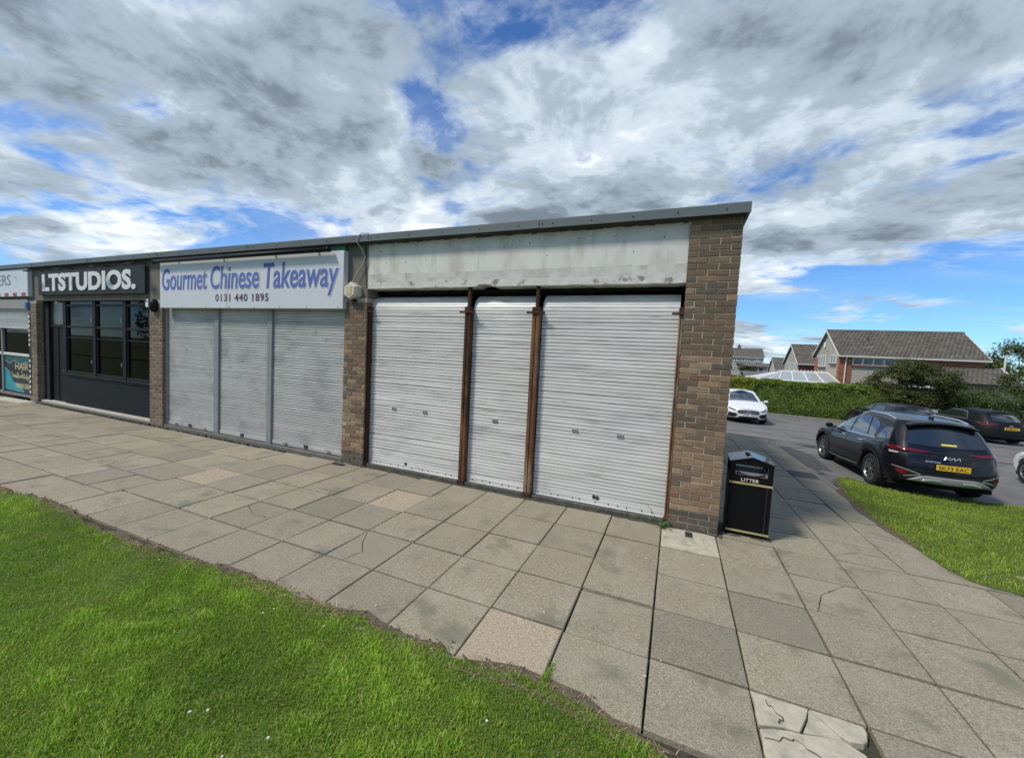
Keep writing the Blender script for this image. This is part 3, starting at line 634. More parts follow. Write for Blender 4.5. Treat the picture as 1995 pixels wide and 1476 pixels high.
# guide posts
def post(xa, xb, m, z1=2.70, left=True, right=True):
    xm = (xa+xb)/2; root = link('guide_post', MB().box(xa, xm-.006, .035, .15, .05, z1, .004).box(xm+.006, xb, .035, .15, .05, z1, .004).box(xm-.006, xm+.006, .05, .14, .05, z1).mesh('guide_post', m), shop)
    MB().box(xa-.012, xb+.012, .022, .16, -.01, .075, .006).build('post_foot', m_dkrust, root)
    MB().box(xa-.005, xb+.005, .028, .16, z1, z1+.085, .005).build('post_head', m_dkrust, root)
    MB().box((xa-.085) if left else xa-.01, (xb+.085) if right else xb+.01, .012, .034, z1-.012, z1+.014, .004).build('cross_bar', m_dkrust, root)
    if left and right: MB().box(xm-.022, xm+.022, .06, .12, z1+.085, 3.09).build('hanger', m_dkrust, root)
    return root
post(-3.68, -3.582, m_rust); post(-2.575, -2.465, m_rust2); post(-5.588, -5.552, m_dkrust, left=False); post(-.622, -.572, m_rust2, right=False)
MB().box(-5.58, -.572, .04, .42, -.1, .048, .006).build('threshold', m_dkconc, shop)
MB().box(-5.57, -.58, .66, .70, 0, 3.1).build('inner_wall', m_black, shop)
MB().box(-5.57, -.58, .34, .66, 3.02, 3.06).build('inner_ceiling', m_black, shop)

# ---------------------------------------------------------------- takeaway shutters
m_shut2 = mat('shutter_grey_steel', (.50, .505, .485), .45, .25, var=.10, scale=2.5, col2=(.34, .345, .335), t2=.60, s2=1.6, w2=.14, bump=.06, bscale=18, island=.10, stretch=(.8, 1, 1.2), streak=((3.0, 1, 9), .60, .74, (.22, .22, .21), .7))
m_frame = mat('grey_frame', (.27, .285, .29), .5, .2, var=.1, scale=6)
def curtain(x0, x1, ys, zb, zt, h=.05):
    root = link('roller_shutter', MB().box(x0-.02, x1+.02, ys+.022, ys+.03, zb, zt).mesh('roller_shutter', m_black), shop); mb = MB(); z = zb+.075; k = 0  # black backing sheet stands in for shade between the slats
    while z < zt:
        pr = slat_profile(h); n = 5; ph = random.random()*6; P = [[(x0+(x1-x0)*i/n, ys+y+.0012*math.sin(ph+i), zz+z+.001*math.sin(ph*2+i)) for y, zz in pr] for i in range(n+1)]
        mb.grid([list(c) for c in zip(*P)]); z += h; k += 1
    stuff(mb.build('slats', m_shut2, root, True)); MB().box(x0, x1, ys-.012, ys+.018, zb, zb+.072, .003).build('bottom_rail', m_shut2, root)
    return root
for i, (a, b) in enumerate(((-11.50, -9.77), (-9.62, -8.13), (-7.99, -6.10))):
    r = curtain(a, b, .10, .075, 2.78)
    for f in ((.2, .8) if i != 1 else ()):
        x = a+(b-a)*f; mb = MB().box(x-.05, x+.05, .055, .088, .125, .14, .003); mb.box(x-.05, x+.05, .055, .062, .125, .165); mb.build('pull_handle', mat('handle_alloy', (.55, .55, .53), .4, .3), r)
    x = (a+b)/2; MB().box(x-.05, x+.05, .078, .089, .095, .155, .002).build('lock_plate', m_iron, r)
for a, b in ((-9.77, -9.62), (-8.13, -7.99), (-11.52, -11.46), (-6.13, -6.075)): MB().box(a+.002, b-.002, .06, .16, .06, 2.90, .004).build('shutter_frame', m_frame, shop)
MB().box(-11.52, -6.075, .02, .42, -.1, .058, .006).build('threshold', mat('threshold_worn', (.15, .145, .13), .9, var=.3, scale=8, bump=.4), shop)
MB().box(-11.5, -6.1, .40, .44, 0, 3.0).build('inner_wall', m_black, shop)

# ---------------------------------------------------------------- black shopfront
m_blk = mat('black_paint', (.010, .012, .014), .5, spec=.2, var=.2, scale=3, bump=.08, bscale=15)
m_panel = mat('charcoal_panel', (.014, .018, .022), .6, spec=.15, var=.12, scale=2, bump=.06, bscale=9)
m_pane = glassmat('window_glass', (.30, .33, .33), .0)
m_blind = mat('window_blind', (.16, .18, .17), .8, var=.08, scale=3)
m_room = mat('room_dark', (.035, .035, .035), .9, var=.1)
x0, x1 = -17.61, -12.02
front = link('shopfront', MB().box(-16.42, x1, .13, .20, .86, .93, .008).box(-16.42, x1, .10, .24, .90, .945, .008).mesh('shopfront', m_blk), shop)
MB().box(-16.42, x1, .15, .22, .09, .86).build('stall_riser', m_panel, front)
for a, b in ((-16.42, -16.24), (-14.84, -14.70), (-13.42, -13.27), (-12.16, x1)): MB().box(a, b, .115, .23, .945, 2.93, .006).build('mullion', m_blk, front)
for a, b in ((-16.24, -14.84), (-14.70, -13.42), (-13.27, -12.16)):
    for z0_, z1_, nm in ((2.78, 2.84, 'transom'), (2.20, 2.26, 'transom'), (1.925, 1.95, 'glazing_bar'), (.945, 1.02, 'bottom_rail')): MB().box(a, b, .125, .21, z0_, z1_, .004).build(nm, m_blk, front)
    for z0_, z1_ in ((1.02, 1.925), (1.95, 2.20), (2.26, 2.78), (2.84, 2.93)): MB().box(a, b, .165, .172, z0_, z1_).build('pane', m_pane, front)
    MB().box(a, a+.05, .14, .16, 1.02, 2.78).build('sash_stile', m_blk, front); MB().box(b-.05, b, .14, .16, 1.02, 2.78).build('sash_stile', m_blk, front)
    # blind hanging inside, its frame a little paler
    f = .45 if a < -16 else .12
    bl = MB().box(a+(b-a)*f, b-.02, .62, .63, 1.15, 2.22).build('blind', m_blind, front)
    MB().box(a+(b-a)*f-.03, a+(b-a)*f+.03, .56, .60, 1.12, 2.25).build('blind_frame', mat('blind_frame', (.30, .32, .31), .7), front)
    MB().box(a+(b-a)*f, b-.02, .56, .60, 1.10, 1.16).build('blind_frame', MATS['blind_frame'], front)
    for z_ in (1.32, 2.42): MB().box(b-.065, b-.035, .108, .122, z_-.045, z_+.045, .004).build('window_catch', m_hand, front)
MB().box(-16.24, -12.1, .7, 1.1, 2.86, 2.90).build('ceiling_light_strip', mat('light_panel', (.6, .6, .58), .6), front)
door = link('door', MB().box(-17.60, -16.42, .20, .26, .10, 2.20, .004).mesh('door', m_blk), shop)
MB().box(-16.95, -16.88, .185, .20, .1, 2.2).build('door_stile', m_blk, door); MB().cyl((-16.52, .20, 1.0), (-16.52, .15, 1.0), .022, .022, 10).build('door_knob', m_hand, door)
MB().box(-17.60, -16.42, .17, .26, 2.20, 2.27, .004).build('door_transom', m_blk, door)
MB().box(-17.16, -16.47, .19, .205, 2.28, 2.90).build('fanlight', mat('obscured_glass', (.075, .085, .08), .25, var=.12, scale=4), door); MB().box(-17.60, -17.16, .18, .22, 2.27, 2.93).build('fanlight_frame', m_blk, door)
MB().box(-17.60, -17.30, .14, .19, .1, 2.93).build('door_jamb', m_black, door)
MB().box(x0, x1, .06, .45, -.05, .09, .01).build('step', mat('pale_step', (.46, .44, .37), .85, var=.15, scale=7, bump=.2), shop)
MB().box(x0, x1, -.02, .06, -.05, .035, .008).build('kerb_step', m_dkconc, shop)
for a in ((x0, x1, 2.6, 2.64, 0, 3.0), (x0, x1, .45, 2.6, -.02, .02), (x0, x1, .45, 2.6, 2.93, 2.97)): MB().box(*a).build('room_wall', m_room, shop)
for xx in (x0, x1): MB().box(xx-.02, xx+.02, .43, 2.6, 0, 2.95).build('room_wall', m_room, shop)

# ---------------------------------------------------------------- barber shop, cut by the left edge of the view
m_pv = mat('upvc_white', (.62, .62, .58), .5, var=.08)
b0 = -23.3; bfront = link('shopfront', MB().box(b0, -18.06, .10, .20, 1.27, 1.355, .01).mesh('shopfront', m_pv), shop)
MB().box(b0, -18.06, .10, .2, .04, .12, .01).build('sill', mat('sill_grey', (.2, .2, .19), .8), bfront)
for a in (-18.14, -20.22, -22.2): MB().box(a-.04, a+.05, .09, .2, .12, 2.66, .005).build('mullion', m_frame, bfront)
for a, b in ((-20.17, -18.18), (-22.15, -20.26)): MB().box(a, b, .14, .147, 1.355, 2.62).build('pane', m_pane, bfront)
MB().box(b0, -18.07, -.02, .26, 2.68, 2.97, .012).build('shutter_box', mat('shutter_box', (.30, .30, .285), .6, var=.1), bfront)
MB().box(-18.16, -17.98, -.06, .1, 2.70, 2.90, .03).build('blue_motor_cover', mat('blue_plastic', (.05, .16, .42), .5, var=.15), bfront)
mb = MB(); z = 2.14
while z < 2.68:
    pr = slat_profile(.05); mb.grid([[(b0+.1, .05+y, z+zz), (-18.16, .05+y, z+zz)] for y, zz in pr]); z += .05
stuff(mb.build('slats', m_shut2, bfront, True)); MB().box(b0+.1, -18.16, .03, .07, 2.10, 2.145, .004).build('shutter_rail', m_shut2, bfront)
pm = bpy.data.materials.new('poster_print'); pm.use_nodes = True; pm.node_tree.nodes['Principled BSDF'].inputs['Base Color'].default_value = (.012, .016, .03, 1); pm.node_tree.nodes['Principled BSDF'].inputs['Roughness'].default_value = .3
poster = link('window_poster', MB().box(-20.17, -18.18, .125, .135, .14, 1.25).mesh('window_poster', pm), bfront)
def flat(name, pts, m, par, y): return MB().add([(a, y, b) for a, b in pts], [tuple(range(len(pts)))]).build(name, m, par)
m_teal = mat('print_teal', (.02, .30, .38), .35, var=.35, scale=5); m_tealdk = mat('print_deep_teal', (.015, .10, .12), .35, var=.35, scale=5); m_gold = mat('print_gold', (.62, .56, .30), .4, var=.1); m_line = mat('print_pale_line', (.30, .36, .38), .4)
flat('poster_wave', [(-20.16, .2), (-20.16, .92), (-19.85, .75), (-19.55, .45), (-19.2, .42), (-18.85, .22), (-18.9, .17)][::-1], m_teal, poster, .1235)
flat('poster_wave', [(-20.16, 1.24), (-18.2, 1.24), (-18.2, 1.02), (-18.5, 1.10), (-18.9, 1.02), (-19.4, 1.14), (-19.8, 1.03), (-20.16, 1.12)], m_tealdk, poster, .1235)
for pts in ([(-20.1, 1.10), (-19.8, 1.02), (-19.5, 1.13), (-19.0, 1.02), (-18.7, 1.12), (-18.3, 1.0)], [(-20.1, .86), (-19.3, .58), (-18.95, .70), (-18.5, .50), (-18.2, .60)]):
    mb = MB()
    for (a, b), (c, d) in zip(pts[:-1], pts[1:]): mb.quad((a, .122, b-.012), (c, .122, d-.012), (c, .122, d+.012), (a, .122, b+.012))
    mb.build('poster_line', m_line, poster)
fz = lambda y: (lambda a, b: (a, y, b))
lettering('poster_lettering', 'HAIR', fz(.121), -19.42, -18.55, .86, 1.06, m_gold, poster, bold=.01)
def scribble(name, x0, x1, z0, z1, fn, m, par, n, tall=()):
    """lettering too blurred to read in the photograph: a row of small strokes"""
    mb = MB(); x = x0; st = (x1-x0)/n; r = random.Random(int(n*10+x0*7))
    for i in range(n):
        h = (z1-z0)*(1.0 if i in tall else r.uniform(.42, .62)); wd = st*r.uniform(.35, .8); mb.add([fn(x, z0), fn(x+wd, z0), fn(x+wd, z0+h), fn(x, z0+h)], [(0, 1, 2, 3)]); x += st
    return stuff(mb.build(name, m, par))
scribble('poster_lettering', -19.03, -18.95, .77, .83, fz(.121), m_gold, poster, 2, (0, 1))
scribble('poster_lettering', -19.62, -18.25, .60, .76, fz(.121), m_gold, poster, 22, (0, 5, 6, 10, 12, 13, 15))
mb = MB()
for a, b, c_, d in ((-19.45, -18.25, .30, .315), (-19.45, -18.25, .42, .435), (-19.45, -19.435, .30, .435), (-18.265, -18.25, .30, .435)): mb.quad((a, .121, c_), (b, .121, c_), (b, .121, d), (a, .121, d))
stuff(mb.build('poster_line', m_gold, poster))
scribble('poster_lettering', -19.38, -18.32, .335, .40, fz(.121), m_gold, poster, 13, tuple(range(13)))
# checked strip on the brick return
mw = mat('check_white', (.72, .72, .68), .6, var=.06); mk = mat('check_black', (.03, .03, .03), .6)
MB().box(-18.065, -17.965, -.008, -.002, .2, 2.55).build('checked_strip', mk, shop)
for i in range(7):
    for z in (.24+i*.152, 1.62+i*.135):
        if z < 2.5 and not (1.3 < z < 1.6) : MB().box(-18.06, -17.985, -.012, -.0085, z, z+.075).build('check', mw, shop)
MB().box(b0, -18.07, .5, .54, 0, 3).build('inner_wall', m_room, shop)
MB().box(-26, -23.3, .05, .4, -.1, 2.93).build('end_wall', m_mortar, shop)

# ---------------------------------------------------------------- signs
m_sign = mat('sign_white', (.60, .625, .64), .35, var=.04, scale=1.2, bump=.05, bscale=3)
tk = thing('takeaway_sign', 'long white sign board with blue Gourmet Chinese Takeaway lettering', 'sign', (-8.7, 0, 2.73))
o = MB().box(-2.72, -.42, -.085, .026, 0, 1.0, .004).build('sign_panel', m_sign, tk); o = MB().box(-.414, 2.665, -.083, .026, 0, 1.0, .004).build('sign_panel', m_sign, tk)
mgn = mat('green_board', (.02, .12, .085), .6); MB().box(-2.66, 2.64, -.03, .026, 1.0, 1.095).build('old_sign_board', mgn, tk)
m_blue = bpy.data.materials.new('print_blue_fade'); m_blue.use_nodes = True; t = m_blue.node_tree; b_ = t.nodes['Principled BSDF']; b_.inputs['Roughness'].default_value = .4
gg = t.nodes.new('ShaderNodeNewGeometry'); sx = t.nodes.new('ShaderNodeSeparateXYZ'); t.links.new(gg.outputs['Position'], sx.inputs[0]); mr = t.nodes.new('ShaderNodeMapRange'); t.links.new(sx.outputs[2], mr.inputs[0]); mr.inputs[1].default_value = 3.45; mr.inputs[2].default_value = 3.56
mx = t.nodes.new('ShaderNodeMix'); mx.data_type = 'RGBA'; t.links.new(mr.outputs[0], mx.inputs[0]); mx.inputs[6].default_value = (.105, .15, .43, 1); mx.inputs[7].default_value = (.045, .045, .26, 1); t.links.new(mx.outputs[2], b_.inputs['Base Color'])
m_halo = mat('print_lilac', (.54, .575, .66), .4, var=.03); m_num = mat('print_maroon', (.13, .05, .075), .4, var=.2)
fl = lambda y: (lambda a, b: (a, y, b))
for word, xa, xb in (('Gourmet', -2.63, -1.06), ('Chinese', -.94, .53), ('Takeaway', .66, 2.555)):
    ref = {'Gourmet': 'G', 'Chinese': 'C', 'Takeaway': 'T'}[word]
    lettering('lettering_outline', word, fl(-.0875), xa-.02, xb+.02, .372, .868, m_halo, tk, bold=.022, shear=.10, ref=ref)
    lettering('lettering', word, fl(-.090), xa, xb, .385, .855, m_blue, tk, bold=.012, shear=.10, ref=ref)
lettering('phone_number', '0131 440 1895', fl(-.088), -.78, .80, .135, .285, m_num, tk, bold=.018, space=1.15)
for x in (-2.6, -1.9, -1.1, -.35, .4, 1.1, 1.8, 2.55): MB().cyl((x, -.084, .03), (x, -.09, .03), .012, .01, 8).build('fixing_screw', m_hand, tk)
tl = thing('sign_light', 'long black tubular light along the top of the takeaway sign', 'light', (-8.85, -.17, 3.735))
MB().cyl((-2.62, 0, 0), (2.55, 0, 0), .042, .042, 14).build('lamp_tube', m_blk, tl, True)
for x in (-1.9, -.4, 1.1, 2.2): MB().box(x-.015, x+.015, .0, .14, .02, .045).build('bracket', m_blk, tl)
for x in (-2.62, 2.55): MB().cyl((x-.012, 0, 0), (x+.012, 0, 0), .048, .048, 14).build('end_cap', m_blk, tl)
lt = thing('studio_sign', 'dark grey sign board with raised white LTSTUDIOS. letters', 'sign', (-14.7, 0, 3.06))
MB().box(-2.6, 2.6, -.045, .026, .01, .645, .004).build('sign_panel', mat('sign_charcoal', (.032, .037, .039), .6, var=.15, scale=2, spec=.2), lt)
vs_, fs_ = text_geo('LTSTUDIOS.', .042, 0, 1.03)
a0, a1 = min(v[0] for v in vs_), max(v[0] for v in vs_); q0, q1 = min(v[1] for v in vs_), max(v[1] for v in vs_)
m_lw = mat('letter_white', (.70, .72, .71), .5, var=.04)
mb = MB(); n0 = len(vs_); tr = lambda v, y: (-2.33+(v[0]-a0)/(a1-a0)*4.58, y, .105+(v[1]-q0)/(q1-q0)*.475)
mb.add([tr(v, -.062) for v in vs_], fs_); bm = bmesh.new(); me = mb.mesh('lettering', m_lw); bm.from_mesh(me)
ext = bmesh.ops.extrude_edge_only(bm, edges=[e for e in bm.edges if e.is_boundary]); 
for v in ext['geom']:
    if isinstance(v, bmesh.types.BMVert): v.co.y = -.044
bm.to_mesh(me); bm.free(); link('lettering', me, lt)
for x in (-2.55, -.82, .90, 2.5):
    mb = MB().cyl((x, .03, .70), (x, -.20, .69), .012, .012, 8); mb.cyl((x, -.20, .69), (x+.02, -.27, .64), .012, .012, 8); mb.box(x-.11, x+.15, -.33, -.23, .62, .645, .01); mb.build('sign_lamp', m_blk, lt)
bs = thing('barber_sign', 'white sign board with red check border at left edge', 'sign', (-20.6, 0, 3.02))
MB().box(-2.75, 2.74, -.07, .026, .02, .80, .004).build('sign_panel', m_sign, bs)
mred = mat('print_red', (.42, .025, .06), .45)
for i in range(10): MB().box(2.60-i*.55-.25, 2.60-i*.55, -.074, -.071, .03, .125).build('red_check', mred, bs)
lettering('lettering', 'BARBERS', fl(-.0735), -.55, 1.66, .34, .66, mat('print_grey', (.16, .16, .18), .4), bs, bold=.004)
mb = MB().quad((1.75, -.073, .62), (2.1, -.073, .57), (2.1, -.073, .555), (1.75, -.073, .607)); mb.quad((1.95, -.0735, .58), (2.05, -.0735, .46), (2.07, -.0735, .46), (1.97, -.0735, .58))
mb.build('scissor_drawing', mat('print_pale_grey', (.36, .37, .38), .4), bs)

# ---------------------------------------------------------------- alarm boxes, cable
m_siren = mat('aged_plastic', (.60, .57, .45), .45, var=.08, scale=5)
al = thing('alarm_siren', 'cream hexagonal alarm siren box on the pier between sign and board', 'alarm', (-5.86, .03, 3.035))
hexp = [(math.cos(math.pi/6+i*math.pi/3)*.155, math.sin(math.pi/6+i*math.pi/3)*.155) for i in range(6)]; hexi = [(a*.8, b*.8) for a, b in hexp]
mb = MB(); mb.add([(a, 0, b) for a, b in hexp]+[(a, -.12, b) for a, b in hexp]+[(a, -.16, b) for a, b in hexi], [(12, 13, 14, 15, 16, 17)]+[f for i in range(6) for f in ((i, (i+1) % 6, 6+(i+1) % 6, 6+i), (6+i, 6+(i+1) % 6, 12+(i+1) % 6, 12+i))]); fix(mb.build('housing', m_siren, al))
MB().box(-.055, .055, -.166, -.16, -.07, .07, .01).build('lens', mat('amber_cream', (.58, .50, .30), .4), al); MB().box(-.05, .06, -.10, -.0, -.17, -.135, .01).build('bracket', m_blk, al)
cbl = MB().tube([(-5.87, -.05, 3.19), (-5.84, -.03, 3.28), (-5.76, -.02, 3.40), (-5.66, -.015, 3.52), (-5.63, -.02, 3.62), (-5.67, -.06, 3.74), (-5.72, -.12, 3.84), (-5.71, -.125, 3.92), (-5.64, -.11, 3.98), (-5.55, -.02, 4.0)], .007, 6).build('cable', mat('cable_grey', (.42, .42, .39), .6)); tag(cbl, 'thin pale cable looping from alarm siren over roof edge', 'cable')
c2 = MB().tube([(-5.66, .02, 3.82), (-5.66, .018, 3.5), (-5.62, .018, 3.2), (-5.61, .02, 3.1)], .006, 5).build('cable', m_blk); tag(c2, 'thin black wire stapled down the grey beam beside white board', 'cable')
lk = thing('alarm_sounder', 'black oval alarm sounder with white padlock badge on brick pier', 'alarm', (-11.76, 0, 2.80))
mb = MB(); R_ = []
for k, (y, s) in enumerate(((0, 1), (-.06, 1), (-.10, .8), (-.12, .45))): R_.append([(.10*s*math.cos(t), y, .15*s*math.sin(t)-.01) for t in np.linspace(0, 2*math.pi, 17)])
mb.grid(R_); mb.add(R_[-1][:-1], [tuple(range(16))]); fix(mb.build('housing', m_blk, lk, True))
mb = MB().box(-.175, -.055, -.115, -.10, -.06, .05, .012); arc = [(-.115+.045*math.cos(t), -.108, .05+.06*math.sin(t)) for t in np.linspace(0, math.pi, 9)]; mb.tube(arc, .014, 6); mb.build('padlock_badge', m_lw, lk)
MB().box(-.14, .0, -.10, -.02, -.04, .04).build('bracket', m_blk, lk)

# ================================================================ litter bin
m_bin = mat('bin_black', (.006, .006, .007), .4, var=.05, spec=.15, bump=.05, bscale=14)
m_bing = mat('bin_gold', (.42, .36, .16), .45, var=.1); m_cream = mat('bin_cream', (.72, .68, .5), .5)
lb = thing('litter_bin', 'black litter bin with gold bands and gabled lid beside the brick pier', 'litter bin', (.335, .36, z_path(.35)), rad(-1.5))
hw, hd = .228, .205
MB().box(-hw+.01, hw-.01, -hd+.01, hd-.01, .0, .045).build('plinth', m_bin, lb)
MB().box(-hw, hw, -hd, hd, .045, .70, .006).build('body', m_bin, lb)
mb = MB().box(hw-.055, hw-.049, -hd-.002, -hd+.01, .09, .68); mb.box(hw-.045, hw-.03, -hd-.006, -hd, .0, .03); mb.build('door_edge', m_iron, lb)
for z in (.055, .655):
    mb = MB(); e = .003
    mb.box(-hw-e, hw+e, -hd-e, -hd+.002, z, z+.024); mb.box(-hw-e, hw+e, hd-.002, hd+e, z, z+.024); mb.box(-hw-e, -hw+.002, -hd, hd, z, z+.024); mb.box(hw-.002, hw+e, -hd, hd, z, z+.024); mb.build('gold_band', m_bing, lb)
# head: four corner posts, opening on every side, inner liner
hb, ht = .70, .93
for y in (-hd, hd-.012):
    mb = MB().box(-hw, hw, y, y+.012, .70, .762); mb.box(-hw, -hw+.055, y, y+.012, .762, .895); mb.box(hw-.055, hw, y, y+.012, .762, .895)
    mb.prism([(-hw, .895), (hw, .895), (hw, .93), (0, 1.0), (-hw, .93)], lambda a, b, d: (a, d, b), y, y+.012); fix(mb.build('head_panel', m_bin, lb))
for x in (-hw, hw-.012):
    mb = MB().box(x, x+.012, -hd+.012, hd-.012, .70, .762); mb.box(x, x+.012, -hd+.012, -hd+.06, .762, .895); mb.box(x, x+.012, hd-.06, hd-.012, .762, .895); mb.box(x, x+.012, -hd+.012, hd-.012, .895, .93); mb.build('head_panel', m_bin, lb)
m_lid = mat('bin_lid', (.012, .012, .013), .10, var=.05, spec=.6)
for s in (-1, 1): fix(MB().prism([(0, 1.003), (s*(hw+.012), .932), (s*(hw+.012), .922), (0, .991)], lambda a, b, d: (a, d, b), -hd-.012, hd+.012).build('lid', m_lid, lb))
MB().box(-.055, -.005, -.07, .07, .992, 1.004).build('stub_plate', m_black, lb)
mb = MB()
for s in (-1, 1): mb.box(-hw+.03, hw-.03, s*(hd-.05)-.006, s*(hd-.05)+.006, .73, .80)
for s in (-1, 1): mb.box(s*(hw-.05)-.006, s*(hw-.05)+.006, -hd+.03, hd-.03, .73, .80)
mb.build('liner_rim', mat('liner_grey', (.35, .36, .36), .4, .5), lb)
mb = MB(); n = 14; mb.grid([[(-.15+.3*i/n, -hd+.045, .765), (-.15+.3*i/n, -hd+.03, .80-.035*math.sin(math.pi*i/n))] for i in range(n+1)]); mb.build('bin_bag', mat('maroon_bag', (.16, .015, .025), .4, var=.2), lb)
lettering('lettering', 'LITTER', lambda a, b: (a, -hd-.0035, b), -.105, .085, .693, .733, m_cream, lb, bold=.008)

# weed at the foot of the pier
m_weed = mat('weed_leaf', (.06, .12, .03), .6, var=.25, scale=20, trans=.2)
wd_ = thing('weed', 'green rosette weed growing at foot of brick pier by shutter', 'weed', (-.66, -.06, .0))
for i in range(15):
    a = random.uniform(0, 2*math.pi); Lw = random.uniform(.07, .17); mb = MB(); P = []
    for k in range(6):
        t = k/5; r = .02+Lw*t; wv = (.018*math.sin(math.pi*(t*.9+.08)))*(1 if k % 2 else .65); z = .01+.05*math.sin(t*2.4)*random.uniform(.7, 1.2)
        P.append([(r*math.cos(a)+wv*math.sin(a), min(.05, r*math.sin(a)*.8)-wv*math.cos(a), z), (r*math.cos(a)-wv*math.sin(a), min(.05, r*math.sin(a)*.8)+wv*math.cos(a), z+.004)])
    mb.grid(P); mb.build('leaf', m_weed, wd_)
for e in ((-.13, .02, .20), (-.17, .03, .24)): MB().tube([(0, 0, .02), (e[0]*.5, e[1], e[2]*.55), e], .002, 5).build('stalk', m_weed, wd_)

# ================================================================ cars
m_tyre = mat('tyre', (.016, .016, .017), .85, var=.2, scale=20, space='obj'); m_alloy = mat('alloy', (.30, .31, .32), .3, .85, var=.05, space='obj'); m_alloy_dk = mat('alloy_dark', (.03, .03, .032), .4, .4, space='obj')
m_clad = mat('black_cladding', (.014, .014, .015), .6, var=.1, space='obj'); m_chrome = mat('chrome', (.72, .73, .74), .22, .7, var=0, space='obj'); m_under = mat('underbody', (.006, .006, .006), .95, var=0)
m_carglass = mat('car_glass', (.016, .022, .022), .03, 0, var=0, spec=1.0, space='obj', coat=1.0); m_tail = mat('tail_light', (.13, .006, .010), .12, 0, var=.1, space='obj', coat=.8); m_white_l = mat('light_clear', (.6, .6, .6), .1, .3, var=0, space='obj', coat=.5)
m_yel = mat('plate_yellow', (.80, .50, .035), .4, var=.03, space='obj'); m_pw = mat('plate_white', (.75, .75, .72), .4, var=.03, space='obj'); m_pk = mat('plate_black', (.015, .012, .01), .5, var=0)
def paint(name, c, rough=.3): return mat(name, c, rough, .0, var=.0, spec=.2, coat=.5, space='obj')
def interp(tab, x):
    xs_ = [a for a, b in tab]; ys_ = [b for a, b in tab]; return float(np.interp(x, xs_, ys_))
def smoothtab(tab, n=200, k=.03):
    xs_ = np.linspace(tab[0][0], tab[-1][0], n); y = np.interp(xs_, [a for a, b in tab], [b for a, b in tab]); r = max(1, int(k*n)); ker = np.hanning(2*r+3)[1:-1]; ker /= ker.sum()
    yp = np.pad(y, r+0, mode='edge'); y2 = np.convolve(yp, ker, 'valid')[:n]; return list(zip(xs_, y2))
